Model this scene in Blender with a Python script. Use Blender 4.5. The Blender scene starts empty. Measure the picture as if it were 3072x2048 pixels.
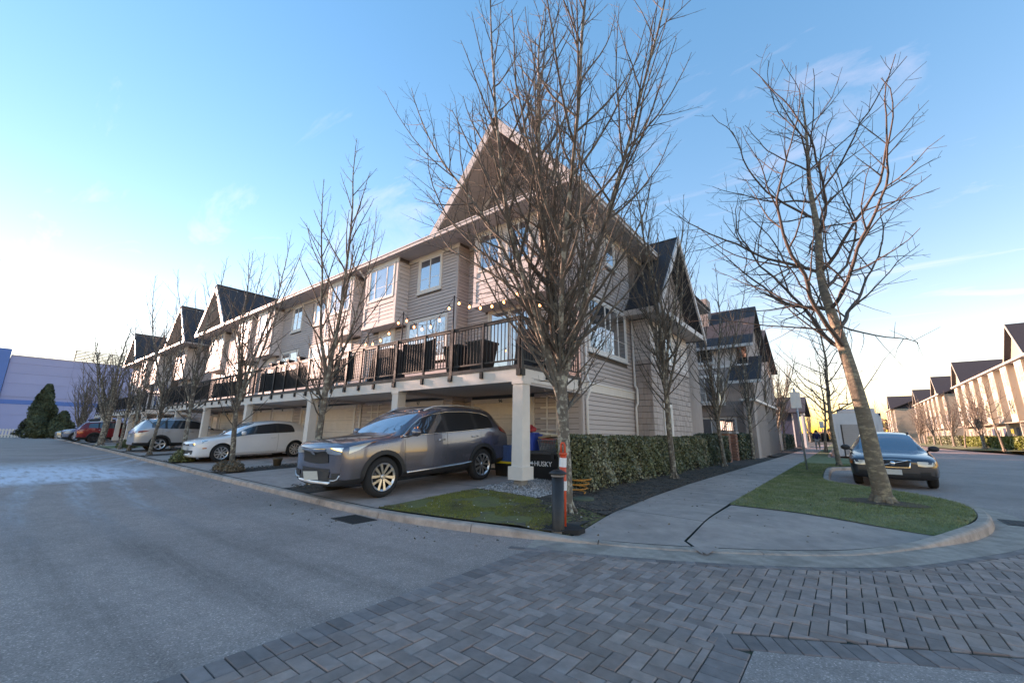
import bpy, bmesh, math, random
import numpy as np
from mathutils import Vector, Matrix
from mathutils.bvhtree import BVHTree

SC = bpy.context.scene
COL = SC.collection
CAMZ = 1.27
# ------------------------------------------------------------------ camera
YAW, PITCH, ROLL = -0.670132685, 0.221576614, 0.0124725581
def camera_axes():
    cy, sy, cp, sp = math.cos(YAW), math.sin(YAW), math.cos(PITCH), math.sin(PITCH)
    f = Vector((sy*cp, cy*cp, sp)); r = Vector((cy, -sy, 0)); u = r.cross(f)
    r2 = r*math.cos(ROLL) + u*math.sin(ROLL); u2 = u*math.cos(ROLL) - r*math.sin(ROLL)
    return r2, u2, f
cam = bpy.data.cameras.new('camera'); cam.lens = 1231.44/3072*36; cam.sensor_width = 36
cam.sensor_fit = 'HORIZONTAL'; cam.clip_end = 3000; cam.clip_start = 0.05
camo = bpy.data.objects.new('camera', cam); COL.objects.link(camo)
_r, _u, _f = camera_axes()
camo.matrix_world = Matrix(((_r.x, _u.x, -_f.x, 0), (_r.y, _u.y, -_f.y, 0), (_r.z, _u.z, -_f.z, CAMZ), (0, 0, 0, 1)))
SC.camera = camo
# ------------------------------------------------------------------ sky and sun
SUN_AZ = math.radians(-98.5)       # measured from +Y towards +X
SUN_EL = math.radians(9)
world = bpy.data.worlds.new('World'); SC.world = world; world.use_nodes = True
wn, wl = world.node_tree.nodes, world.node_tree.links
bg = wn['Background']
sky = wn.new('ShaderNodeTexSky'); sky.sky_type = 'NISHITA'; sky.sun_disc = False
sky.sun_elevation = SUN_EL; sky.sun_rotation = SUN_AZ
sky.air_density = 1.0; sky.dust_density = 0.0; sky.ozone_density = 1.5
tc = wn.new('ShaderNodeTexCoord'); sep = wn.new('ShaderNodeSeparateXYZ'); wl.new(tc.outputs['Generated'], sep.inputs[0])
# thin cirrus: noise on a plane overhead, seen through the view direction
dv = wn.new('ShaderNodeVectorMath'); dv.operation = 'DIVIDE'
zz = wn.new('ShaderNodeMath'); zz.operation = 'ADD'; zz.inputs[1].default_value = 0.12; wl.new(sep.outputs['Z'], zz.inputs[0])
cz = wn.new('ShaderNodeCombineXYZ')
for k in range(3): wl.new(zz.outputs[0], cz.inputs[k])
wl.new(tc.outputs['Generated'], dv.inputs[0]); wl.new(cz.outputs[0], dv.inputs[1])
mpn = wn.new('ShaderNodeMapping'); mpn.inputs['Scale'].default_value = (0.9, 2.6, 0.1); mpn.inputs['Rotation'].default_value = (0, 0, 1.75)
wl.new(dv.outputs[0], mpn.inputs[0])
nz = wn.new('ShaderNodeTexNoise'); nz.inputs['Scale'].default_value = 1.5; nz.inputs['Detail'].default_value = 9; nz.inputs['Roughness'].default_value = 0.62
nz.inputs['Distortion'].default_value = 0.7
wl.new(mpn.outputs[0], nz.inputs[0])
cr = wn.new('ShaderNodeMapRange'); cr.inputs[1].default_value = 0.57; cr.inputs[2].default_value = 0.9; cr.inputs[3].default_value = 0; cr.inputs[4].default_value = 0.22
wl.new(nz.outputs[0], cr.inputs[0])
mixc = wn.new('ShaderNodeMix'); mixc.data_type = 'RGBA'
hsv = wn.new('ShaderNodeHueSaturation'); hsv.inputs['Saturation'].default_value = 1.85; hsv.inputs['Value'].default_value = 1.0
gm = wn.new('ShaderNodeGamma'); gm.inputs[1].default_value = 0.66; wl.new(sky.outputs[0], gm.inputs[0]); wl.new(gm.outputs[0], hsv.inputs['Color'])
wl.new(cr.outputs[0], mixc.inputs[0]); wl.new(hsv.outputs[0], mixc.inputs[6])
mixc.inputs[7].default_value = (3.0, 3.1, 3.3, 1)
wl.new(mixc.outputs[2], bg.inputs['Color'])
bg.inputs['Strength'].default_value = 0.12
sl = bpy.data.lights.new('sun', 'SUN'); sl.energy = 2.0; sl.angle = math.radians(0.53); sl.color = (1.0, 0.93, 0.82)
so = bpy.data.objects.new('sun', sl); COL.objects.link(so); so.location = (-60, 60, 40)
sdir = Vector((math.sin(SUN_AZ)*math.cos(SUN_EL), math.cos(SUN_AZ)*math.cos(SUN_EL), math.sin(SUN_EL)))
so.rotation_euler = sdir.to_track_quat('Z', 'Y').to_euler()
SC.view_settings.view_transform = 'Standard'; SC.view_settings.look = 'None'
SC.view_settings.exposure = 2.65; SC.view_settings.gamma = 1; SC.view_settings.use_curve_mapping = False
SC.view_settings.use_white_balance = True; SC.view_settings.white_balance_temperature = 9200; SC.view_settings.white_balance_tint = 46
SC.cycles.max_bounces = 6; SC.cycles.transparent_max_bounces = 8

# ------------------------------------------------------------------ materials
MATS = {}
def mat(name, col, rough=0.7, metal=0.0, var=0.12, scale=6.0, bump=0.0, bscale=60.0, tint=0.0, col2=None, spec=0.5, ior=None, mscale=None, mlo=0.45, mhi=0.6, rand=0.0, stretch=None):
    """plain procedural surface: noise variation, optional second colour in patches, per-piece tint and fine relief"""
    if name in MATS: return MATS[name]
    m = bpy.data.materials.new(name); m.use_nodes = True; MATS[name] = m
    n, l = m.node_tree.nodes, m.node_tree.links; b = n['Principled BSDF']
    b.inputs['Roughness'].default_value = rough; b.inputs['Metallic'].default_value = metal
    b.inputs['Specular IOR Level'].default_value = spec
    if ior: b.inputs['IOR'].default_value = ior
    g = n.new('ShaderNodeNewGeometry'); src = g.outputs['Position']
    if stretch:
        mp = n.new('ShaderNodeMapping'); mp.inputs['Scale'].default_value = stretch; l.new(src, mp.inputs[0]); src = mp.outputs[0]
    cur = n.new('ShaderNodeRGB'); cur.outputs[0].default_value = (*col, 1); out = cur.outputs[0]
    if col2 is not None:
        t = n.new('ShaderNodeTexNoise'); t.inputs['Scale'].default_value = mscale or scale; t.inputs['Detail'].default_value = 8; t.inputs['Roughness'].default_value = 0.65; l.new(src, t.inputs[0])
        r = n.new('ShaderNodeMapRange'); r.inputs[1].default_value = mlo; r.inputs[2].default_value = mhi; l.new(t.outputs[0], r.inputs[0])
        x = n.new('ShaderNodeMix'); x.data_type = 'RGBA'; l.new(r.outputs[0], x.inputs[0]); l.new(out, x.inputs[6]); x.inputs[7].default_value = (*col2, 1); out = x.outputs[2]
    val = None
    if var:
        t = n.new('ShaderNodeTexNoise'); t.inputs['Scale'].default_value = scale; t.inputs['Detail'].default_value = 7; t.inputs['Roughness'].default_value = 0.6; l.new(src, t.inputs[0])
        r = n.new('ShaderNodeMapRange'); r.inputs[1].default_value = 0.25; r.inputs[2].default_value = 0.75; r.inputs[3].default_value = 1-var; r.inputs[4].default_value = 1+var; l.new(t.outputs[0], r.inputs[0]); val = r.outputs[0]
    if tint:
        a = n.new('ShaderNodeAttribute'); a.attribute_name = 'tint'
        r = n.new('ShaderNodeMapRange'); r.inputs[3].default_value = 1-tint; r.inputs[4].default_value = 1+tint; l.new(a.outputs['Fac'], r.inputs[0])
        if val is None: val = r.outputs[0]
        else:
            q = n.new('ShaderNodeMath'); q.operation = 'MULTIPLY'; l.new(val, q.inputs[0]); l.new(r.outputs[0], q.inputs[1]); val = q.outputs[0]
    if val is not None:
        x = n.new('ShaderNodeVectorMath'); x.operation = 'SCALE'; l.new(out, x.inputs[0]); l.new(val, x.inputs['Scale']); out = x.outputs[0]
    l.new(out, b.inputs['Base Color'])
    if bump:
        t = n.new('ShaderNodeTexNoise'); t.inputs['Scale'].default_value = bscale; t.inputs['Detail'].default_value = 5; l.new(src, t.inputs[0])
        bp = n.new('ShaderNodeBump'); bp.inputs['Strength'].default_value = bump; bp.inputs['Distance'].default_value = 0.01
        l.new(t.outputs[0], bp.inputs['Height']); l.new(bp.outputs[0], b.inputs['Normal'])
    return m
def emis(name, col, s):
    m = bpy.data.materials.new(name); m.use_nodes = True; b = m.node_tree.nodes['Principled BSDF']
    b.inputs['Base Color'].default_value = (*col, 1); b.inputs['Emission Color'].default_value = (*col, 1); b.inputs['Emission Strength'].default_value = s
    MATS[name] = m; return m

# ------------------------------------------------------------------ mesh helpers
ORG = {}
class MB:
    def __init__(s): s.v = []; s.f = []
    def quad(s, a, b, c, d):
        i = len(s.v); s.v += [a, b, c, d]; s.f.append((i, i+1, i+2, i+3)); return s
    def add(s, V, F):
        i = len(s.v); s.v += list(V); s.f += [tuple(k+i for k in q) for q in F]; return s
    def hexa(s, p):            # p: 8 points, bottom ring 0-3 then top ring 4-7
        i = len(s.v); s.v += list(p)
        s.f += [tuple(i+k for k in q) for q in ((3,2,1,0),(4,5,6,7),(0,1,5,4),(1,2,6,5),(2,3,7,6),(3,0,4,7))]; return s
    def box(s, x0, x1, y0, y1, z0, z1):
        return s.hexa([(x0,y0,z0),(x1,y0,z0),(x1,y1,z0),(x0,y1,z0),(x0,y0,z1),(x1,y0,z1),(x1,y1,z1),(x0,y1,z1)])
    def tube(s, pts, rad, n=6, cap=True):
        pts = [Vector(p) for p in pts]; k = len(pts)
        if not hasattr(rad, '__len__'): rad = [rad]*k
        i0 = len(s.v); prev = None
        for j in range(k):
            t = (pts[min(j+1, k-1)]-pts[max(j-1, 0)])
            if t.length < 1e-9: t = Vector((0, 0, 1))
            t.normalize()
            if prev is None:
                a = Vector((1, 0, 0)) if abs(t.x) < 0.8 else Vector((0, 1, 0)); a = (a-t*a.dot(t)).normalized()
            else:
                a = prev-t*prev.dot(t)
                a = a.normalized() if a.length > 1e-6 else t.orthogonal().normalized()
            prev = a; b = t.cross(a)
            for q in range(n):
                w = 2*math.pi*q/n; s.v.append(tuple(pts[j]+(a*math.cos(w)+b*math.sin(w))*rad[j]))
        for j in range(k-1):
            for q in range(n):
                q2 = (q+1) % n
                s.f.append((i0+j*n+q, i0+j*n+q2, i0+(j+1)*n+q2, i0+(j+1)*n+q))
        if cap and n > 2:
            s.f.append(tuple(i0+q for q in reversed(range(n)))); s.f.append(tuple(i0+(k-1)*n+q for q in range(n)))
        return s
    def lathe(s, prof, c=(0,0,0), n=20, axis='z'):    # prof: (radius, height)
        i0 = len(s.v)
        for r, h in prof:
            for q in range(n):
                w = 2*math.pi*q/n; a, b = r*math.cos(w), r*math.sin(w)
                p = (a, b, h) if axis == 'z' else ((h, a, b) if axis == 'x' else (a, h, b))
                s.v.append((p[0]+c[0], p[1]+c[1], p[2]+c[2]))
        for j in range(len(prof)-1):
            for q in range(n):
                q2 = (q+1) % n; s.f.append((i0+j*n+q, i0+j*n+q2, i0+(j+1)*n+q2, i0+(j+1)*n+q))
        s.f.append(tuple(i0+q for q in reversed(range(n)))); s.f.append(tuple(i0+(len(prof)-1)*n+q for q in range(n)))
        return s
    def prism(s, poly, z0, z1):                        # poly: ccw (x, y)
        i = len(s.v); n = len(poly)
        s.v += [(x, y, z0) for x, y in poly]+[(x, y, z1) for x, y in poly]
        s.f.append(tuple(i+k for k in reversed(range(n)))); s.f.append(tuple(i+n+k for k in range(n)))
        s.f += [(i+k, i+(k+1) % n, i+n+(k+1) % n, i+n+k) for k in range(n)]; return s

def make_mesh(name, V, F, m, smooth=False, tint=None):
    me = bpy.data.meshes.new(name); me.from_pydata([tuple(p) for p in V], [], F)
    if m is not None: me.materials.append(m)
    if smooth: me.polygons.foreach_set('use_smooth', [True]*len(me.polygons))
    if tint is not None:
        at = me.attributes.new('tint', 'FLOAT', 'POINT')
        at.data.foreach_set('value', np.full(len(me.vertices), tint, dtype=np.float32) if not hasattr(tint, '__len__') else np.asarray(tint, dtype=np.float32))
    me.update(); return me
def part(name, mb, m, parent=None, smooth=False, tint=None, kind=None, label=None, base=False):
    """one mesh object; coordinates are those of its thing. Origin at its middle (or base for top-level things)"""
    V = mb.v; F = mb.f
    a = np.asarray(V, dtype=float); lo, hi = a.min(0), a.max(0); c = (lo+hi)/2
    if base or parent is None: c[2] = lo[2]
    a = a-c
    me = make_mesh(name, a.tolist(), F, m, smooth, tint)
    o = bpy.data.objects.new(name, me); COL.objects.link(o); ORG[o.name] = c
    if parent is not None:
        o.parent = parent; o.location = c-ORG[parent.name]
    else: o.location = c
    if kind: o['kind'] = kind
    if label: o['label'] = label
    return o
def tag(o, label, cat, group=None):
    o['label'] = label; o['category'] = cat
    if group: o['group'] = group
    return o
def thing(name, label, cat, base=(0,0,0), group=None):
    o = bpy.data.objects.new(name, None); COL.objects.link(o); o.empty_display_size = 0.2
    o.location = base; ORG[o.name] = np.array(base, dtype=float); return tag(o, label, cat, group)
def struct(name, mb, m, **k): return part(name, mb, m, None, kind='structure', **k)
def np_mesh_object(name, P, m, parent=None, kind='stuff', tint=None, smooth=False, base=None):
    """P: (N, k, 3) array of N separate k-gons"""
    N, k, _ = P.shape; v = P.reshape(-1, 3); c = (v.min(0)+v.max(0))/2
    if parent is None: c[2] = v[:, 2].min()
    v = v-c
    me = bpy.data.meshes.new(name); me.vertices.add(N*k); me.vertices.foreach_set('co', v.astype(np.float32).ravel())
    me.loops.add(N*k); me.loops.foreach_set('vertex_index', np.arange(N*k, dtype=np.int32))
    me.polygons.add(N); me.polygons.foreach_set('loop_start', np.arange(0, N*k, k, dtype=np.int32))
    try: me.polygons.foreach_set('loop_total', np.full(N, k, dtype=np.int32))
    except Exception: pass
    me.materials.append(m); me.update(calc_edges=True)
    if tint is not None:
        at = me.attributes.new('tint', 'FLOAT', 'POINT'); at.data.foreach_set('value', np.repeat(tint, k).astype(np.float32))
    o = bpy.data.objects.new(name, me); COL.objects.link(o); ORG[o.name] = c
    if parent is not None: o.parent = parent; o.location = c-ORG[parent.name]
    else: o.location = c
    if kind: o['kind'] = kind
    return o
class Pieces:
    """pieces of one kind on one thing: the nearest ones become parts of their own, the rest one joined part"""
    def __init__(s, name, root, limit=300): s.n, s.root, s.limit, s.l = name, root, limit, []
    def add(s, mb, m, parent=None, tint=None):
        a = np.asarray(mb.v, dtype=float); d = np.linalg.norm(a.mean(0)-np.array((0, 0, CAMZ)))/max(0.05, np.linalg.norm(a.max(0)-a.min(0)))**0.5
        s.l.append((d, len(s.l), mb, m, parent or s.root, random.random() if tint is None else tint))
    def emit(s):
        s.l.sort(key=lambda q: q[0])
        for d, _, mb, m, p, t in s.l[:s.limit]: part(s.n, mb, m, p, tint=t)
        rest = {}
        for d, _, mb, m, p, t in s.l[s.limit:]:
            r = rest.setdefault(m.name, (MB(), [], m)); r[0].add(mb.v, mb.f); r[1].extend([t]*len(mb.v))
        for r in rest.values(): part(s.n+'_rest', r[0], r[2], s.root, tint=r[1], kind='stuff')
class Plane:
    """vertical plane: P(s, t, z) = O + d*s + n*t, with n pointing outwards"""
    def __init__(s, O, d): s.O = Vector((O[0], O[1], 0)); s.d = Vector((d[0], d[1], 0)).normalized(); s.n = s.d.cross(Vector((0, 0, 1)))
    def P(s, a, t, z):
        p = s.O+s.d*a+s.n*t; return (p.x, p.y, z)
    def box(s, mb, s0, s1, t0, t1, z0, z1):
        return mb.hexa([s.P(s0,t1,z0), s.P(s1,t1,z0), s.P(s1,t0,z0), s.P(s0,t0,z0), s.P(s0,t1,z1), s.P(s1,t1,z1), s.P(s1,t0,z1), s.P(s0,t0,z1)])
def front(Y): return Plane((0, Y), (1, 0))       # faces -Y, s = X
def side(X): return Plane((X, 0), (0, 1))        # faces +X, s = Y
def cuts(s0, s1, z0, z1, openings):
    """spans of s left free by the openings that cross the band z0..z1"""
    sp = [(s0, s1)]
    for a, b, c, d in openings:
        if d <= z0+1e-4 or c >= z1-1e-4: continue
        nx = []
        for p, q in sp:
            if b <= p or a >= q: nx.append((p, q)); continue
            if a > p: nx.append((p, a))
            if b < q: nx.append((b, q))
        sp = nx
    return [(p, q) for p, q in sp if q-p > 0.03]
def smooth01(x): x = min(1, max(0, x)); return x*x*(3-2*x)
rnd = random.Random(7)
# ================================================================== GROUND
from mathutils.geometry import delaunay_2d_cdt
def zs(Y): return 0.003*max(0.0, Y-28)                     # the street climbs a little
KP = [(-120,6.9,.1),(-62,5.65,.1),(-40,4.98,.1),(-25.2,4.52,.1),(-14.1,4.14,.1),(-9.24,4.02,.1),(-7.74,3.98,.1),(-5.85,3.93,.1),(-4.42,4.15,.1),(-3.36,4.42,.09),(-2.83,4.62,.05),
      (-2.4,4.80,.02),(-1.83,5.03,.02),(-1.12,5.42,.02),(-.4,5.92,.02),(.1,6.42,.02),(.59,7.2,.03),(.93,7.75,.09),(1.2,8.25,.13),(1.5,9.1,.13),(1.69,10.14,.13),(1.74,11.2,.13),(1.55,12.1,.13),
      (1.05,12.8,.13),(.5,13.3,.13),(0,13.85,.13),(-.36,14.6,.13),(-.5,15.5,.13),(-.55,20.8,.13),(-.4,21.6,.13),(.05,22.1,.13),(.4,22.7,.13),(.5,24,.13),(.5,29.5,.13),(.2,30.6,.13),(-.6,31.6,.13),(-.85,32.6,.13),(-.9,50,.16),(-.9,110,.3)]
def dens(path, step=0.5, maxn=400):
    out = [path[0]]
    for a, b in zip(path, path[1:]):
        L = math.dist(a[:2], b[:2]); n = max(1, min(maxn, int(L/step)))
        for k in range(1, n+1): out.append(tuple(p+(q-p)*k/n for p, q in zip(a, b)))
    return out
def chaikin(path, it=2):
    for _ in range(it):
        o = [path[0]]
        for a, b in zip(path, path[1:]):
            o.append(tuple(.75*p+.25*q for p, q in zip(a, b))); o.append(tuple(.25*p+.75*q for p, q in zip(a, b)))
        o.append(path[-1]); path = o
    return path
KS = chaikin(KP, 2)
def offs(path, o):                                           # + = left of travel = land side
    r = []
    for i, p in enumerate(path):
        a, b = path[max(0, i-1)], path[min(len(path)-1, i+1)]
        dx, dy = b[0]-a[0], b[1]-a[1]; L = math.hypot(dx, dy) or 1
        r.append((p[0]-dy/L*o, p[1]+dx/L*o)+tuple(p[2:]))
    return r
def interp_y(path, X):
    for a, b in zip(path, path[1:]):
        if a[0] <= X <= b[0]: return a[1]+(b[1]-a[1])*(X-a[0])/max(1e-6, b[0]-a[0])
    return path[0][1] if X < path[0][0] else path[-1][1]
KB = offs(KS, .165)
lane_back = [p for p in KB if p[0] <= -2.5 and p[1] < 8]
def inside(P, poly):
    x, y = P; c = False; n = len(poly)
    for i in range(n):
        x1, y1 = poly[i][:2]; x2, y2 = poly[(i+1) % n][:2]
        if (y1 > y) != (y2 > y) and x < (x2-x1)*(y-y1)/(y2-y1)+x1: c = not c
    return c
def sheet(poly, zf, step=0.5):
    """triangulated sheet over a polygon, following a height function"""
    b = []
    for i in range(len(poly)):
        p, q = poly[i][:2], poly[(i+1) % len(poly)][:2]; L = math.dist(p, q); n = max(1, int(L/step))
        for k in range(n): b.append((p[0]+(q[0]-p[0])*k/n, p[1]+(q[1]-p[1])*k/n))
    xs = [p[0] for p in b]; ys = [p[1] for p in b]; g = []
    x = min(xs)+step*.5
    while x < max(xs):
        y = min(ys)+step*.5
        while y < max(ys):
            if inside((x, y), b): g.append((x+rnd.uniform(-.1,.1)*step, y+rnd.uniform(-.1,.1)*step))
            y += step
        x += step
    P = [Vector(p) for p in b+g]
    V, E, F, *_ = delaunay_2d_cdt(P, [], [list(range(len(b)))], 1, 1e-5)
    mb = MB(); mb.v = [(p.x, p.y, zf(p.x, p.y)) for p in V]; mb.f = [tuple(f) for f in F]
    return mb
def ribbon(A, B, z):
    mb = MB(); n = len(A); mb.v = [(p[0], p[1], z(p[0], p[1])) for p in A]+[(p[0], p[1], z(p[0], p[1])) for p in B]
    mb.f = [(i, i+1, n+i+1, n+i) for i in range(n-1)]; return mb

def asphalt(name, base, lane_marks=False, grain=1.0):
    m = bpy.data.materials.new(name); m.use_nodes = True; MATS[name] = m
    n, l = m.node_tree.nodes, m.node_tree.links; b = n['Principled BSDF']; b.inputs['Roughness'].default_value = 0.88
    g = n.new('ShaderNodeNewGeometry')
    def noise(sc, det=4, rough=.6, src=None):
        t = n.new('ShaderNodeTexNoise'); t.inputs['Scale'].default_value = sc; t.inputs['Detail'].default_value = det; t.inputs['Roughness'].default_value = rough; l.new(src or g.outputs['Position'], t.inputs[0]); return t.outputs[0]
    def rng(v, a, b_, c, d):
        r = n.new('ShaderNodeMapRange'); r.inputs[1].default_value = a; r.inputs[2].default_value = b_; r.inputs[3].default_value = c; r.inputs[4].default_value = d; l.new(v, r.inputs[0]); return r.outputs[0]
    def mul(a, b_, op='MULTIPLY'):
        q = n.new('ShaderNodeMath'); q.operation = op
        for k, v in enumerate((a, b_)):
            if isinstance(v, float): q.inputs[k].default_value = v
            else: l.new(v, q.inputs[k])
        return q.outputs[0]
    big = rng(noise(.45, 5), .3, .7, .82, 1.18); mid = rng(noise(6, 6), .3, .7, .9, 1.1)
    vo = n.new('ShaderNodeTexVoronoi'); vo.inputs['Scale'].default_value = 125*grain; l.new(g.outputs['Position'], vo.inputs['Vector'])
    sepc = n.new('ShaderNodeSeparateColor'); l.new(vo.outputs['Color'], sepc.inputs[0])
    stone = rng(sepc.outputs[0], 0, 1, .78, 1.24); pale = rng(sepc.outputs[1], .88, .97, 1.0, 1.7)
    val = mul(mul(mul(big, mid), stone), pale)
    sx = n.new('ShaderNodeVectorMath'); sx.operation = 'SCALE'; sx.inputs[0].default_value = base; l.new(val, sx.inputs['Scale'])
    out = sx.outputs[0]
    if lane_marks:
        # tyre tracks worn into the lane and whitish patches mixed into the colour, both with shapes of their own
        sp = n.new('ShaderNodeSeparateXYZ'); l.new(g.outputs['Position'], sp.inputs[0]); X, Y = sp.outputs[0], sp.outputs[1]
        wob = rng(noise(1.3, 4), .2, .8, -.22, .22)
        tot = None
        cx8 = mul(X, 8.5, 'ADD'); par = mul(mul(cx8, cx8), .0125)
        for c, w, k in ((.50, .13, .8), (1.30, .15, 1.0), (1.98, .13, .85), (-.35, .16, .6), (-1.2, .2, .5), (2.75, .12, .45)):
            d = mul(mul(mul(Y, par, 'SUBTRACT'), -c, 'ADD'), mul(wob, .30), 'ADD'); ab = n.new('ShaderNodeMath'); ab.operation = 'ABSOLUTE'; l.new(d, ab.inputs[0])
            t = mul(rng(ab.outputs[0], w*.5, w*1.6, 1, 0), float(k)); tot = t if tot is None else mul(tot, t, 'MAXIMUM')
        ms = n.new('ShaderNodeMapping'); ms.inputs['Scale'].default_value = (.35, 7, 1); l.new(g.outputs['Position'], ms.inputs[0]); tot = mul(tot, rng(noise(1.6, 6, .7, ms.outputs[0]), .35, .6, .35, 1))
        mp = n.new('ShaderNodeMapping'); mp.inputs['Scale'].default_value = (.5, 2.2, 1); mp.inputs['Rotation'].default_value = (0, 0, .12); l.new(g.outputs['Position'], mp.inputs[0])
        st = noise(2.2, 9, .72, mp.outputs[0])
        # whitish streaky colour: a band about fifteen to thirty metres down the lane
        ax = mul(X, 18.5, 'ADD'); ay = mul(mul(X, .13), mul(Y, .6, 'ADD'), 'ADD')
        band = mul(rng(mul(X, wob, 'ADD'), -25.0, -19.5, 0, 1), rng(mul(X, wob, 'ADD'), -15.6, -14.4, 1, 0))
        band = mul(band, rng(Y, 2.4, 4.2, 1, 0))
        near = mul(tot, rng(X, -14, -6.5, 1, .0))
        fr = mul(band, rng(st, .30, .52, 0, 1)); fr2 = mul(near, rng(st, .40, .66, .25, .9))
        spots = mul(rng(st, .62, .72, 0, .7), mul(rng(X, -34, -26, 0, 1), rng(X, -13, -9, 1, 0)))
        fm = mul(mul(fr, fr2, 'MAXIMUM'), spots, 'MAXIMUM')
        dark = mul(rng(tot, 0, 1, 1, .74), rng(noise(.9, 6, .7), .56, .72, 1, .82))
        s2 = n.new('ShaderNodeVectorMath'); s2.operation = 'SCALE'; l.new(out, s2.inputs[0]); l.new(dark, s2.inputs['Scale'])
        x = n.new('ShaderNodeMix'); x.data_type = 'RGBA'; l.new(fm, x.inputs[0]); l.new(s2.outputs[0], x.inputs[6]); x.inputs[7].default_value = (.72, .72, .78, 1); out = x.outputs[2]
    l.new(out, b.inputs['Base Color'])
    bp = n.new('ShaderNodeBump'); bp.inputs['Strength'].default_value = .55; bp.inputs['Distance'].default_value = .004
    l.new(sepc.outputs[0], bp.inputs['Height']); l.new(bp.outputs[0], b.inputs['Normal'])
    return m
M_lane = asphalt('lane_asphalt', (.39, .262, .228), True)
M_street = asphalt('street_asphalt', (.36, .25, .222), False)
M_conc = mat('concrete', (.49, .345, .30), .9, var=.16, scale=5, bump=.25, bscale=180, col2=(.40, .285, .25), mscale=1.1, tint=.07)
M_kerb = mat('kerb_concrete', (.50, .36, .30), .9, var=.2, scale=9, bump=.3, bscale=120, col2=(.37, .265, .22), mscale=2.2, tint=.08)
M_soil = mat('soil', (.10, .068, .055), .95, var=.45, scale=22, bump=.8, bscale=70, col2=(.045, .03, .025), mscale=5)
M_moss = mat('mossy_lawn', (.17, .155, .05), .95, var=.3, scale=30, bump=.8, bscale=90, col2=(.13, .09, .065), mscale=1.9, mlo=.47, mhi=.6)
M_lawn = mat('lawn_ground', (.16, .18, .07), .95, var=.3, scale=30, bump=.7, bscale=90, col2=(.23, .225, .12), mscale=2.5)
M_bed = mat('paver_bedding', (.045, .040, .036), .95, var=.4, scale=60, col2=(.06, .065, .03), mscale=3)
# far ground
mb = MB(); mb.quad((-900,-700,-.05),(900,-700,-.05),(900,1400,-.05),(-900,1400,-.05)); struct('ground', mb, mat('far_ground', (.09, .085, .07), .95, var=.3, scale=.2))
# lane and street asphalt
GUT = .40
def line_y0(x): return 3.11+.55*(x+.7)-.004
kf = [p for p in KS]; lane_edge = [(p[0], p[1]) for p in kf if p[0] < -2.9]
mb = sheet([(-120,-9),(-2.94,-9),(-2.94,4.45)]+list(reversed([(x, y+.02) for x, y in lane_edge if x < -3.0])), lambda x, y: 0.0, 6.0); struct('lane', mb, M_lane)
street_l = [(p[0], p[1]) for p in KS if p[1] > 8.6 and p[0] > -1.2]
street_r = [(13,44),(11.6,52),(10.2,62),(9.2,76),(9.2,112)]
mb = sheet([(1.7,8.8)]+[(26,8.8),(26,30)]+street_r+[(-.9,112)]+list(reversed(street_l)), lambda x, y: zs(y)+.002, 5.0); struct('street', mb, M_street)
mb = sheet([(-.597,-9),(14,-9),(14,line_y0(14)),(-.597,line_y0(-.597))], lambda x, y: .0015, 4.0); struct('crossing_asphalt', mb, M_street)
# kerbs: separate cast lengths with a joint between them
ks = thing('kerb', 'pale concrete kerb that follows the lane and rounds the corner into the street', 'kerb', (-2.8, 4.6, 0))
kp = Pieces('kerb_stone', ks)
acc = []; L = 0; run = [KS[0]]
dk = dens(KS, .25, 60); cur = [dk[0]]; ll = 0
def kerb_seg(seg):
    if len(seg) < 2: return
    prof = [(0,-.06),(.0,.0),(.012,.72),(.03,.93),(.055,1.0),(.15,1.0),(.16,.9),(.16,-.06)]
    mb = MB(); n = len(prof); rows = [offs(seg, o) for o, h in prof]
    for j in range(len(seg)):
        for q, (o, h) in enumerate(prof):
            p = rows[q][j]; z = zs(p[1])+(h*p[2] if h > 0 else h); mb.v.append((p[0], p[1], z))
    for j in range(len(seg)-1):
        for q in range(n-1): mb.f.append((j*n+q, (j+1)*n+q, (j+1)*n+q+1, j*n+q+1))
    mb.f.append(tuple(range(n))); mb.f.append(tuple((len(seg)-1)*n+q for q in reversed(range(n))))
    kp.add(mb, M_kerb)
for a, b in zip(dk, dk[1:]):
    d = math.dist(a[:2], b[:2]); ll += d; cur.append(b)
    if ll > (1.6 if b[0] > -30 and b[1] < 40 else 6):
        if d > .05:
            t = .012/d; e = tuple(q+(p-q)*t for p, q in zip(a, b)); cur[-1] = e
        kerb_seg(cur); cur = [b]; ll = 0
kerb_seg(cur); kp.emit()
# concrete gutter pan round the corner
gp = [p for p in KS if p[0] > -3.2 and p[1] < 15.5 and p[1] > 4]
gpts = dens(gp, .2); A = gpts; B = offs(gpts, -GUT)
gm = ribbon(B, A, lambda x, y: .005); struct('gutter', gm, M_kerb)
ARC = [(p[0], p[1]) for p in offs(dens([q for q in KS if q[0] > -3.4 and q[1] < 9.2 and q[1] > 4], .12), -GUT)]
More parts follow.
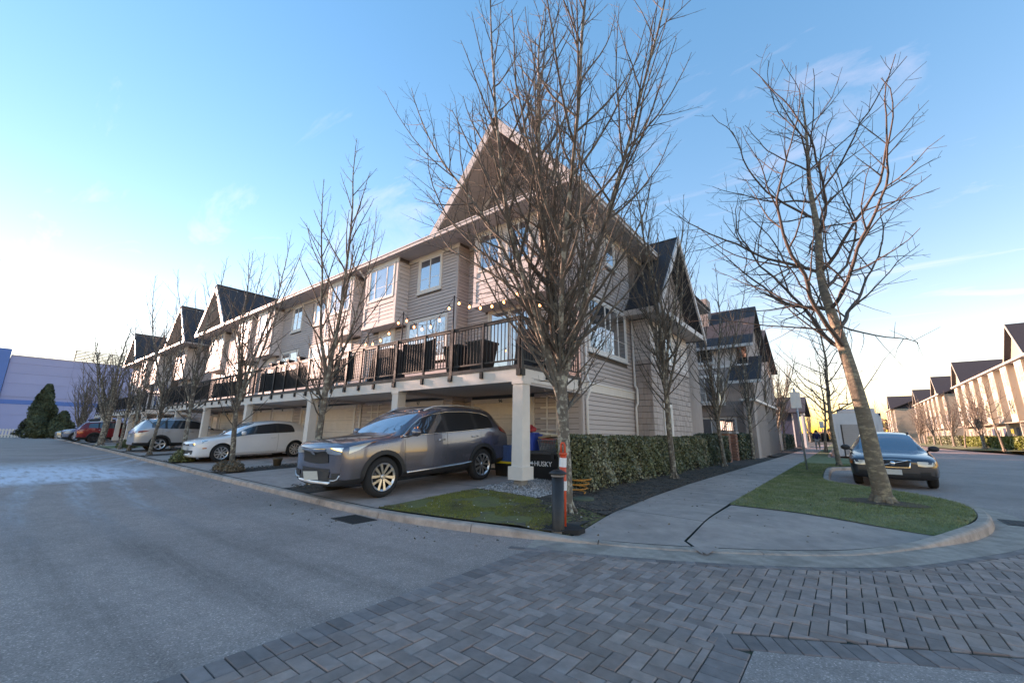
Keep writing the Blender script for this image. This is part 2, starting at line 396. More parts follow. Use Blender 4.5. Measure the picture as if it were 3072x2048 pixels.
# ---- paving: herringbone blocks with soldier courses
M_pav = mat('paving_block', (.345, .225, .198), .82, var=.25, scale=9, bump=.35, bscale=130, col2=(.385, .235, .195), mscale=1.3, tint=.24)
M_pavb = mat('paving_block_border', (.255, .182, .168), .82, var=.25, scale=9, bump=.35, bscale=130, tint=.22)
PX0 = -2.95; LN = (-.7, 3.11, .55)
def line_y(x): return LN[1]+LN[2]*(x-LN[0])
pv = struct('paved_crossing', sheet([(PX0,-7),(-.62,-7),(-.62,3.1),(14,11.15),(14,11.4),(1.75,9.0)]+list(reversed(ARC)), lambda x, y: -.006, 3.0), M_bed)
pp = Pieces('paving_block', pv)
def clip_half(poly, p, nrm):
    out = []
    for i in range(len(poly)):
        a, b = poly[i], poly[(i+1) % len(poly)]
        da = (a[0]-p[0])*nrm[0]+(a[1]-p[1])*nrm[1]; db = (b[0]-p[0])*nrm[0]+(b[1]-p[1])*nrm[1]
        if da >= 0: out.append(a)
        if (da >= 0) != (db >= 0): t = da/(da-db); out.append((a[0]+(b[0]-a[0])*t, a[1]+(b[1]-a[1])*t))
    return out
def poly_area(p): return .5*sum(p[i][0]*p[(i+1) % len(p)][1]-p[(i+1) % len(p)][0]*p[i][1] for i in range(len(p)))
def block(poly, m, far=False):
    a = poly_area(poly)
    if abs(a) < .0012: return
    if a < 0: poly = poly[::-1]
    cx = sum(p[0] for p in poly)/len(poly); cy = sum(p[1] for p in poly)/len(poly)
    h = .006+rnd.uniform(-.0025, .0025); tx, ty = rnd.uniform(-.012,.012), rnd.uniform(-.012,.012)
    def sh(g): return [((p[0]-cx)*g+cx, (p[1]-cy)*g+cy) for p in poly]
    n = len(poly); mb = MB(); o = poly; c = [(cx+(p[0]-cx)*(1-.007/max(.03, math.dist(p, (cx, cy)))), cy+(p[1]-cy)*(1-.007/max(.03, math.dist(p, (cx, cy))))) for p in poly]
    zt = lambda p: h+(p[0]-cx)*tx+(p[1]-cy)*ty
    mb.v = [(p[0], p[1], -.02) for p in o]+[(p[0], p[1], zt(p)-.004) for p in o]+[(p[0], p[1], zt(p)) for p in c]
    for i in range(n):
        j = (i+1) % n; mb.f += [(i, j, n+j, n+i), (n+i, n+j, 2*n+j, 2*n+i)]
    mb.f.append(tuple(2*n+k for k in range(n))); pp.add(mb, m)
def arc_half(c):
    best = min(range(len(ARC)-1), key=lambda i: (ARC[i][0]-c[0])**2+(ARC[i][1]-c[1])**2)
    a, b = ARC[best], ARC[best+1]; dx, dy = b[0]-a[0], b[1]-a[1]; L = math.hypot(dx, dy)
    return a, (dy/L, -dx/L)                                   # inward (street) side
JW = .0035
def in_paving(c, m=0.0):
    x, y = c
    if x < PX0+.2-m: return False
    if x > -.78+m and y < line_y(x)+.22*1.14-m and not (x < -.5 and y > 2.9): 
        if y < line_y(x)+.24: return False
    if x > 11: return False
    p, nn = arc_half(c)
    if (x-p[0])*nn[0]+(y-p[1])*nn[1] < .1-m: return False
    if x > 1.5 and y > 8.95+.1*(x-1.5): return False
    return True
def try_block(x0, x1, y0, y1):
    c = ((x0+x1)/2, (y0+y1)/2)
    if math.hypot(*c) > 11 or c[1] < .2 and c[0] < -3.2: return
    if c[0]*(-.62)+c[1]*.78 < .5: return                     # behind the camera
    poly = [(x0+JW, y0+JW), (x1-JW, y0+JW), (x1-JW, y1-JW), (x0+JW, y1-JW)]
    if not in_paving(c, .16): return
    poly = clip_half(poly, (PX0+.2+JW, 0), (1, 0))
    p, nn = arc_half(c); q = (p[0]+nn[0]*(.1+JW), p[1]+nn[1]*(.1+JW)); poly = clip_half(poly, q, nn) if poly else poly
    if poly and c[0] > -.74: poly = clip_half(poly, (LN[0], LN[1]+.26), (-LN[2]/1.1413, 1/1.1413))
    if poly and c[0] <= -.74 and c[1] < 3.2: poly = clip_half(poly, (-.80-JW, 0), (-1, 0))
    if poly and c[0] > 1.4: poly = clip_half(poly, (1.5, 8.95), (.1, -1))
    if len(poly) >= 3: block(poly, M_pav)
B_ = .1
for i in range(-60, 140):
    for j in range(-30, 130):
        # 90 degree herringbone: cell (i, j) of the 0.1 m grid, period four along each diagonal
        k = (i-j) % 4
        x, y = PX0+.2+i*B_, j*B_
        if k == 0: try_block(x, x+2*B_, y, y+B_)
        elif k == 3: try_block(x, x+B_, y, y+2*B_)
y = -1.2
while y < 4.30:                                               # left soldier course
    block([(PX0+JW, y+JW), (PX0+.2-JW, y+JW), (PX0+.2-JW, y+.1-JW), (PX0+JW, y+.1-JW)], M_pavb); y += .1
x = -.79
while x < 7:                                                  # soldier course of the lower edge
    dx, dy = .1*math.cos(math.atan(LN[2])), .1*math.sin(math.atan(LN[2])); y0 = line_y(x); nx, ny = -dy/.1*.2, dx/.1*.2
    block([(x+.003, y0), (x+dx-.003, y0+dy), (x+dx+nx-.003, y0+dy+ny), (x+nx+.003, y0+ny)], M_pavb); x += dx
y = .4
while y < 3.08:
    block([(-.80+JW, y+JW), (-.60-JW, y+JW), (-.60-JW, y+.1-JW), (-.80+JW, y+.1-JW)], M_pavb); y += .1
ad = dens(ARC, .1); ai = offs(ad, -.1)
for i in range(0, len(ad)-1):
    if math.dist(ad[i], ad[i+1]) > .04: block([ai[i], ai[i+1], (ad[i+1][0], ad[i+1][1]), (ad[i][0], ad[i][1])], M_pavb)
pp.emit()
# ---- pavement (walk) slabs
def zwalk(x, y):
    d = min((math.dist((x, y), p[:2]) for p in KS if p[0] > -4 and p[1] < 14), default=9)
    return .022+.085*smooth01((d-.1)/1.7)+zs(y)
wk = struct('pavement', sheet([(-3.0,4.95),(-2.4,5.0),(-1.5,5.45),(-.5,6.1),(.3,7.0),(.85,8.0),(-1.72,8.4),(-1.78,110),(-3.3,110),(-3.3,9)], lambda x, y: zwalk(x, y)-.03, 2.0), M_bed)
wp = Pieces('slab', wk)
KBr = [(p[0], p[1]) for p in KB if -2.9 < p[0] and p[1] < 8.2 and p[1] > 4]
arcL = [p for p in KBr if p[0] < -1.37]; arcR = [p for p in KBr if p[0] >= -1.33]
sl1 = arcL+[(-1.36,5.10),(-1.69,5.55),(-1.72,6.62),(-2.98,6.62)]
wp.add(sheet(sl1, zwalk, .3), M_conc, tint=.45)
wp.add(sheet([(-2.985,6.635),(-1.72,6.635),(-1.755,8.40),(-3.1,8.40)], zwalk, .3), M_conc, tint=.6)
wp.add(sheet([(-1.66,5.56),(-1.33,5.12)]+arcR+[(.84,7.98),(.9,8.06),(-1.0,8.34),(-1.70,8.40),(-1.70,6.6)], zwalk, .3), M_conc, tint=.3)
y = 8.415
while y < 75:
    wp.add(sheet([(-3.1-.1*smooth01((y-8)/4),y),(-1.76,y),(-1.76,y+1.482),(-3.1-.1*smooth01((y-6.5)/4),y+1.482)], zwalk, .6), M_conc); y += 1.5
wp.emit()
# ---- yards
def zy(x, y): return .1+.04*max(0, min(y, 9.6)-4.1)*smooth01((-3.9-x)/1.6)
def kb(X): return interp_y(lane_back, X)
def lane_poly(x0, x1, y1, step=1.0):
    n = max(1, int((x1-x0)/step)); return [(x0+(x1-x0)*k/n, kb(x0+(x1-x0)*k/n)+.004) for k in range(n+1)]+[(x1, y1), (x0, y1)]
struct('yard', sheet(lane_poly(-75,-2.95,26,2.0)[:-2]+[(-2.93,4.75),(-3.05,6.6),(-3.2,9),(-3.22,60),(-75,60)], lambda x, y: zy(x, y)-.022, 1.2), M_soil)
DRIVES = [(-8.25,-5.95),(-13.4,-9.4),(-18.65,-14.4),(-24.0,-19.75),(-29.2,-25.0),(-34.4,-30.2),(-42.5,-39.2),(-47.2,-43.4),(-52,-48.2),(-58.6,-53)]
for i, (a, b) in enumerate(DRIVES):
    d = struct('driveway', sheet(lane_poly(a, b, 9.02), lambda x, y: zy(x, y)+.001, .8), M_conc, tint=.5)
    q = MB(); w = .012
    for yy in (6.6,):
        q.quad((a, yy-w, zy(a, yy)+.0045), (b, yy-w, zy(b, yy)+.0045), (b, yy+w, zy(b, yy)+.0045), (a, yy+w, zy(a, yy)+.0045))
    part('saw_cut', q, M_bed, d)
# corner lawn, gravel under the deck edge, mulch along the hedge
def zl(x, y):
    z = zy(x, y)+.012+.03*smooth01(1-math.dist((x, y), (-3.5, 5.9))/1.6)
    k = smooth01((x+3.5)/.5) if y < 9 else 0
    return z*(1-k)+(zwalk(x, y)+.006)*k
corner = [p for p in lane_poly(-5.93,-2.89,6.4,.4)[:-2]]+[(-2.87,4.9),(-2.935,6.0),(-4.55,6.42),(-5.3,6.32),(-5.93,6.36)]
struct('corner_lawn', sheet(corner, zl, .15), M_moss)
struct('mulch_bed', sheet([(-2.935,6.02),(-2.965,6.62),(-3.085,8.4),(-3.2,10),(-3.205,12),(-3.21,27.6),(-5.2,27.6),(-5.2,9.5),(-4.5,8.9),(-4.5,6.46)], lambda x, y: zl(x, y)+.004+.012*math.sin(x*9)*math.sin(y*7), .25), M_soil)
struct('mulch_bed', sheet([(-3.3,30),(-3.3,60),(-5.2,60),(-5.2,30)], lambda x, y: zl(x, y)+zs(y)+.004, 1.5), M_soil)
struct('gravel_bed', sheet([(-5.93,6.39),(-5.3,6.35),(-4.54,6.46),(-4.5,8.9),(-5.93,9.4)], lambda x, y: zy(x, y)+.012, .3), mat('gravel_base', (.16,.15,.145), .9, var=.4, scale=40))
# street verge lawn on the corner island
verge = [(-1.72,8.36),(-1.0,8.30),(.95,8.02)]+[(p[0], p[1]) for p in KB if p[1] > 8.2 and p[0] > -1.4 and p[1] < 31]+[(-1.75,31)]
def zv(x, y):
    k = smooth01((y-8.02)/.8); return zwalk(x, y)*(1-k)+(.125+zs(y)+.03*smooth01(1-abs(x-.2)/1.4))*k+.006
struct('verge', sheet(verge, zv, .3), M_lawn)
struct('verge', sheet([(-1.75,31.05)]+[(p[0], p[1]) for p in KB if p[1] > 31.2]+[(-1.75,110)], lambda x, y: .12+zs(y), 4), M_lawn)
mb = sheet(street_r+[(12.3,112),(12.3,60),(13.0,54),(15,44)], lambda x, y: .12+.22*smooth01((x-9.5)/2.5)+zs(y), 2.5); struct('verge', mb, M_lawn)
# ================================================================== HOUSES
M_side = mat('siding_taupe', (.56, .475, .45), .75, var=.07, scale=3, tint=.05, bump=.08, bscale=40, stretch=(1,1,8))
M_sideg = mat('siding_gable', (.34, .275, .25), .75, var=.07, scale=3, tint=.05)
M_bay = mat('siding_pale', (.72, .64, .61), .7, var=.06, scale=3, tint=.04)
M_trim = mat('cream_trim', (.80, .725, .66), .6, var=.06, scale=5, tint=.03)
M_white = mat('white_vinyl', (.86, .83, .80), .45, var=.04, scale=5)
M_lapshade = mat('lap_shade_backing', (.15, .125, .112), .9, var=.1, scale=4)  # dark backing seen through added slits, standing in for shade under the laps
M_soff = mat('soffit', (.56, .485, .455), .8, var=.06, scale=4)
M_shin = mat('cedar_shingle', (.47, .385, .355), .85, var=.14, scale=14, tint=.12, bump=.25, bscale=60, stretch=(1,1,.15))
M_roof = mat('asphalt_roof', (.055, .055, .065), .92, var=.3, scale=18, bump=.5, bscale=50, tint=.15)
M_gut = mat('gutter_metal', (.66, .59, .56), .5, var=.05, scale=4)
M_black = mat('black_aluminium', (.010, .010, .011), .5, var=.1, scale=8)
M_deck = mat('weathered_deck_edge', (.12, .105, .095), .85, var=.35, scale=14)
M_gar = mat('garage_door_paint', (.78, .66, .57), .6, var=.06, scale=4)
M_found = mat('foundation', (.30, .285, .27), .9, var=.15, scale=6)
M_dark = mat('window_dark_room', (.012, .013, .015), .6, var=0)
M_blind = mat('blind_fabric', (.55, .53, .50), .8, var=.06, scale=6)
def glass_mat(name, col, k=.30, tintc=(.85,.93,1)):
    m = bpy.data.materials.new(name); m.use_nodes = True; MATS[name] = m; n, l = m.node_tree.nodes, m.node_tree.links
    b = n['Principled BSDF']; b.inputs['Base Color'].default_value = (*col, 1); b.inputs['Roughness'].default_value = .35
    g = n.new('ShaderNodeBsdfGlossy'); g.inputs['Roughness'].default_value = .012; g.inputs['Color'].default_value = (*tintc, 1)
    fr = n.new('ShaderNodeFresnel'); fr.inputs['IOR'].default_value = 1.52; r = n.new('ShaderNodeMapRange'); r.inputs[3].default_value = k; r.inputs[4].default_value = 1; l.new(fr.outputs[0], r.inputs[0])
    # old panes are never perfectly flat
    ge = n.new('ShaderNodeNewGeometry'); t = n.new('ShaderNodeTexNoise'); t.inputs['Scale'].default_value = 1.7; l.new(ge.outputs['Position'], t.inputs[0])
    bp = n.new('ShaderNodeBump'); bp.inputs['Strength'].default_value = .12; bp.inputs['Distance'].default_value = .02; l.new(t.outputs[0], bp.inputs['Height']); l.new(bp.outputs[0], g.inputs['Normal'])
    x = n.new('ShaderNodeMixShader'); l.new(r.outputs[0], x.inputs[0]); l.new(b.outputs[0], x.inputs[1]); l.new(g.outputs[0], x.inputs[2]); l.new(x.outputs[0], n['Material Output'].inputs[0]); return m
M_glass = glass_mat('window_glass', (.02, .022, .025), .42)
M_glassw = glass_mat('window_glass_over_blind', (.42, .41, .40), .25)

def window(root, pl, s0, s1, z0, z1, splits=(), trim=.09, sill=True, grid=True, blind=None, t0=.012, tm=None, rails=()):
    """window part: frame mesh with panes, mullions and sill below it"""
    tm = tm or M_trim; fb = MB(); w = trim
    for a in ((s0-w, s0, z0-w, z1+w), (s1, s1+w, z0-w, z1+w), (s0, s1, z1, z1+w), (s0, s1, z0-w, z0)): pl.box(fb, a[0], a[1], -.02, t0+.028, a[2], a[3])
    f = part('window', fb, tm, root)
    xs = [s0]+[s0+(s1-s0)*k for k in splits]+[s1]; zz = [z0]+[z0+(z1-z0)*k for k in rails]+[z1]
    v = .035
    mb = MB()
    for a in ((s0, s0+v, z0, z1), (s1-v, s1, z0, z1), (s0+v, s1-v, z1-v, z1), (s0+v, s1-v, z0, z0+v)): pl.box(mb, a[0], a[1], -.02, t0+.012, a[2], a[3])
    part('sash', mb, M_white, f)
    for x in xs[1:-1]: part('mullion', pl.box(MB(), x-.022, x+.022, -.02, t0+.014, z0+v, z1-v), M_white, f)
    for z in zz[1:-1]: part('mullion', pl.box(MB(), s0+v, s1-v, -.02, t0+.013, z-.022, z+.022), M_white, f)
    for i in range(len(xs)-1):
        for j in range(len(zz)-1):
            m = M_glassw if (blind and (i, j) in blind) else M_glass
            q = MB(); q.quad(pl.P(xs[i], t0, zz[j]), pl.P(xs[i+1], t0, zz[j]), pl.P(xs[i+1], t0, zz[j+1]), pl.P(xs[i], t0, zz[j+1])); part('pane', q, m, f)
            if grid:
                zb = zz[j]+(zz[j+1]-zz[j])*.36
                part('grille_bar', pl.box(MB(), xs[i]+v, xs[i+1]-v, t0-.001, t0+.003, zb-.008, zb+.008), M_white, f)
    if sill: part('sill', pl.box(MB(), s0-w-.03, s1+w+.03, -.02, t0+.06, z0-w-.05, z0-w), tm, f)
    return f
def lap(P, wall, pl, s0, s1, z0, z1, op=(), ex=.115, m=None, t=0.0):
    m = m or M_side; z = z0
    while z < z1-.01:
        zt = min(z+ex, z1)
        for a, b in cuts(s0, s1, z, zt, op):
            mb = MB(); i = .0; zu = zt-.012; q = [pl.P(a, t+.018, z), pl.P(b, t+.018, z), pl.P(b, t-.01, z), pl.P(a, t-.01, z), pl.P(a, t+.006, zu), pl.P(b, t+.006, zu), pl.P(b, t-.01, zu), pl.P(a, t-.01, zu)]  # slit above each board lets the dark backing draw the lap shade
            mb.hexa(q); P.add(mb, m, wall)
        z += ex
def shingles(P, wall, pl, s0, s1, z0, z1, op=(), ex=.19, w=.2, m=None, r=random.Random(3)):
    m = m or M_shin; z = z0; k = 0
    while z < z1-.02:
        zt = min(z+ex, z1)
        for a, b in cuts(s0, s1, z, zt, op):
            x = a
            while x < b-.005:
                ww = w*r.uniform(.6, 1.25); e = min(b, x+ww)
                if b-e < .05: e = b
                zl_ = z+r.uniform(-.006, .006); th = r.uniform(.012, .022)
                P.add(MB().hexa([pl.P(x+.003, th, zl_), pl.P(e-.003, th, zl_), pl.P(e-.003, -.01, zl_), pl.P(x+.003, -.01, zl_), pl.P(x+.003, .004, zt-.012), pl.P(e-.003, .004, zt-.012), pl.P(e-.003, -.01, zt-.012), pl.P(x+.003, -.01, zt-.012)]), m, wall)
                x = e
        z += ex
def slab(pts, th):
    """roof plane: quad pts (counter-clockwise seen from above) with thickness"""
    a, b, c, d = [Vector(p) for p in pts]; n = (b-a).cross(d-a).normalized(); lo = [tuple(p-n*th) for p in (a, b, c, d)]
    return MB().hexa(lo+[tuple(p) for p in (a, b, c, d)])
def downspout(root, pts, m=None, r=.038):
    o = part('downspout', MB().tube(pts, r, 8), m or M_white, root, smooth=True); return o
def text_mesh(txt, size, depth=.004):
    cu = bpy.data.curves.new('txt', 'FONT'); cu.body = txt; cu.size = size; cu.extrude = depth; cu.align_x = 'CENTER'
    o = bpy.data.objects.new('txt', cu); COL.objects.link(o); me = bpy.data.meshes.new_from_object(o.evaluated_get(bpy.context.evaluated_depsgraph_get()))
    V = [v.co.copy() for v in me.vertices]; F = [tuple(p.vertices) for p in me.polygons]
    bpy.data.objects.remove(o); bpy.data.meshes.remove(me); return V, F
def sign_text(name, txt, size, pl, s, t, z, m, root=None, bold=0.0):
    V, F = text_mesh(txt, size); mb = MB(); mb.v = [pl.P(s+v.x, t+v.z, z+v.y) for v in V]; mb.f = F; return part(name, mb, m, root)

ZSOF, ZGUT, YG = 7.62, 7.78, 8.30
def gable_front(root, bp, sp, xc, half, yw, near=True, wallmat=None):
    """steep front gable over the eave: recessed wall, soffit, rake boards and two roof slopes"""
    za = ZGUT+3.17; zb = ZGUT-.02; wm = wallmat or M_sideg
    pl = front(yw); hw = half*.93
    tri = MB(); tri.v = [(xc-hw, yw+.03, zb), (xc+hw, yw+.03, zb), (xc, yw+.03, zb+(za-zb)*.93)]; tri.f = [(0, 1, 2)]
    w = part('gable_wall', tri, M_lapshade, root)
    z = zb+.02; top = zb+(za-zb)*.93
    while z < top-.08:
        zt = z+.115; h0 = hw*(top-z)/(top-zb); h1 = max(.0, hw*(top-zt)/(top-zb))
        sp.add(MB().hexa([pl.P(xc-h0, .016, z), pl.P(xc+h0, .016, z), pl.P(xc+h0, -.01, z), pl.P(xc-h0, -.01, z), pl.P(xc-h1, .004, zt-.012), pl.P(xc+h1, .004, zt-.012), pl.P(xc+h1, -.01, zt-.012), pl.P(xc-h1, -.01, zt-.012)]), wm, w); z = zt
    yf, yb = YG-.02, 17.5; th = .16
    rf = MB(); L = Vector((xc-half, 0, zb)); A = Vector((xc, 0, za)); Rr = Vector((xc+half, 0, zb))
    for a, b in ((L, A), (A, Rr)):
        rf.add(*(lambda q: (q.v, q.f))(slab([(a.x, yf, a.z), (a.x, yb, a.z), (b.x, yb, b.z), (b.x, yf, b.z)][::-1], th)))
    r = part('gable_roof', rf, M_roof, root)
    # rake fascia boards and ridge cap
    for sgn, e in ((-1, L), (1, Rr)):
        d = (A-e).normalized(); nrm = Vector((-d.z, 0, d.x))*(1 if sgn < 0 else -1)
        if nrm.z < 0: nrm = -nrm
        q = [];
        for y in (yf-.05, yf+.02):
            q.append([Vector((p.x, y, p.z))+nrm*k for p, k in ((e, .02), (A, .02), (A, -.24), (e, -.24))])
        lo, hi = q; part('rake_board', MB().hexa([tuple(lo[3]), tuple(lo[2]), tuple(hi[2]), tuple(hi[3]), tuple(lo[0]), tuple(lo[1]), tuple(hi[1]), tuple(hi[0])]), M_gut, root)
        # boxed soffit under the overhang and the frieze board where it meets the wall
        q = [];
        for y in (yf+.02, yw):
            q += [tuple(Vector((p.x, y, p.z))-nrm*.175) for p in (e, A)]
        part('rake_soffit', MB().quad(q[0], q[1], q[3], q[2]), M_soff, r)
        q = [[Vector((p.x, y, p.z))+nrm*k for p, k in ((e, -.18), (A, -.18), (A, -.32), (e, -.32))] for y in (yw-.03, yw)]
        lo, hi = q; part('frieze_board', MB().hexa([tuple(lo[3]), tuple(lo[2]), tuple(hi[2]), tuple(hi[3]), tuple(lo[0]), tuple(lo[1]), tuple(hi[1]), tuple(hi[0])]), M_trim, w)
    part('ridge_cap', MB().tube([(xc, yf, za+.01), (xc, yb, za+.01)], .07, 6), M_roof, r)
    return r
def bay(root, sp, x0, x1, yface, yback, wins, z0=5.2):
    """shallow boxed-out window bay, pale lap siding below the glass"""
    pl = front(yface); b = part('bay', MB().box(x0+.03, x1-.03, yface+.028, yback+.05, z0, ZSOF), M_lapshade, root)
    part('window_wall', pl.box(MB(), x0+.12, x1-.12, -.027, .004, 6.03, ZSOF-.14), M_bay, b)
    op = [(a-.1, c+.1, d-.1, ZSOF) for a, c, d, e in wins]
    for a, c, tr in ((x0, x0+.12, 1), (x1-.12, x1, 1)): part('corner_board', pl.box(MB(), a, c, -.02, .028, z0, ZSOF-.0), M_bay, b)
    part('belt_board', pl.box(MB(), x0+.12, x1-.12, -.01, .032, 5.93, 6.03), M_bay, b)
    part('frieze_board', pl.box(MB(), x0-.02, x1+.02, -.01, .03, ZSOF-.14, ZSOF-.002), M_trim, b)
    part('base_board', MB().box(x0-.03, x1+.03, yface-.035, yback-.001, z0-.10, z0), M_bay, b)
    lap(sp, b, pl, x0+.12, x1-.12, z0+.0, 5.93, (), .15, M_bay)
    part('divider_board', pl.box(MB(), (x0+x1)/2-.02, (x0+x1)/2+.02, 0, .02, z0, 5.93), M_bay, b)
    ps = side(x1)
    lap(sp, b, ps, yface+.02, yback, z0, ZSOF-.14, (), .15, M_bay)
    for a, c, d, e in wins: window(root, pl, a, c, d, e, (.5,) if c-a < 1.1 else (.24, .72), trim=.07, sill=False)
    return b
def railing(root, pl, s0, s1, zd, posts, P, main=()):
    rt = part('railing', pl.box(MB(), s0, s1, -.03, .03, zd+1.0, zd+1.055), M_black, root)
    part('bottom_rail', pl.box(MB(), s0, s1, -.018, .018, zd+.10, zd+.135), M_black, rt)
    part('top_cap', pl.box(MB(), s0, s1, -.045, .045, zd+1.058, zd+1.078), M_black, rt)
    ps = sorted(posts)
    for p in ps:
        w = .045 if p in main else .026
        part('post', pl.box(MB(), p-w, p+w, .0, .055 if p in main else .045, zd-.16, zd+1.05+(.03 if p in main else 0)), M_black, rt)
        part('bracket', pl.box(MB(), p-w-.012, p+w+.012, .02, .085, zd-.24, zd-.10), M_black, rt)
    x = s0+.09
    while x < s1-.04:
        if all(abs(x-p) > .05 for p in ps): P.add(pl.box(MB(), x-.0085, x+.0085, -.009, .009, zd+.13, zd+1.0), M_black, rt)
        x += .105
def garage(root, pl, s0, s1, z0, z1, num=None):
    tr = MB()
    for a in ((s0-.12, s0, z0, z1+.12), (s1, s1+.12, z0, z1+.12), (s0, s1, z1, z1+.12)): pl.box(tr, a[0], a[1], -.04, .035, a[2], a[3])
    g = part('garage_door', tr, M_trim, root)
    rows, cols = 4, max(2, round((s1-s0)/.62)); dh = (z1-z0)/rows
    for r in range(rows):
        q = part('door_section', pl.box(MB(), s0, s1, -.03, -.008, z0+r*dh+.004, z0+(r+1)*dh-.004), M_gar, g)
        cw = (s1-s0)/cols
        for c in range(cols):
            a, b, c0, c1 = s0+c*cw+.07, s0+(c+1)*cw-.07, z0+r*dh+.09, z0+(r+1)*dh-.09; mb = MB(); ins = .03
            o = [pl.P(a, -.0075, c0), pl.P(b, -.0075, c0), pl.P(b, -.0075, c1), pl.P(a, -.0075, c1)]; i_ = [pl.P(a+ins, .004, c0+ins), pl.P(b-ins, .004, c0+ins), pl.P(b-ins, .004, c1-ins), pl.P(a+ins, .004, c1-ins)]
            mb.v = o+i_; mb.f = [(0,1,5,4),(1,2,6,5),(2,3,7,6),(3,0,4,7),(4,5,6,7)]
            part('raised_panel', mb, M_gar, g)
    if num: sign_text('house_number', num, .15, pl, (s0+s1)/2, .04, z1+.0, M_black, g)
    return g
def trellis(pl, s0, s1, z0, z1, rows, label):
    t = thing('trellis', label, 'trellis', pl.P((s0+s1)/2, .05, z0), 'wooden trellises on the garage walls')
    for k in (.28, .72): x = s0+(s1-s0)*k; part('upright', pl.box(MB(), x-.022, x+.022, .03, .05, z0, z1+.06), M_trim, t)
    for r in range(rows):
        z = z1-(z1-z0-.15)*r/(rows-1); part('slat', pl.box(MB(), s0, s1, .05, .068, z-.022, z+.022), M_trim, t)
def column(root, x, y, z0, z1, w=.15):
    mb = MB(); a, b = w*.92, w*.86
    mb.hexa([(x-a, y-a, z0+.42), (x+a, y-a, z0+.42), (x+a, y+a, z0+.42), (x-a, y+a, z0+.42), (x-b, y-b, z1), (x+b, y-b, z1), (x+b, y+b, z1), (x-b, y+b, z1)])
    c = part('column', mb, M_trim, root)
    part('plinth', MB().box(x-w*1.25, x+w*1.25, y-w*1.25, y+w*1.25, z0+.16, z0+.42), M_trim, c)
    part('pier', MB().box(x-.1, x+.1, y-.1, y+.1, z0-.1, z0+.16), M_found, c)
    part('capital', MB().box(x-b-.02, x+b+.02, y-b-.02, y+b+.02, z1-.06, z1-.001), M_trim, c)

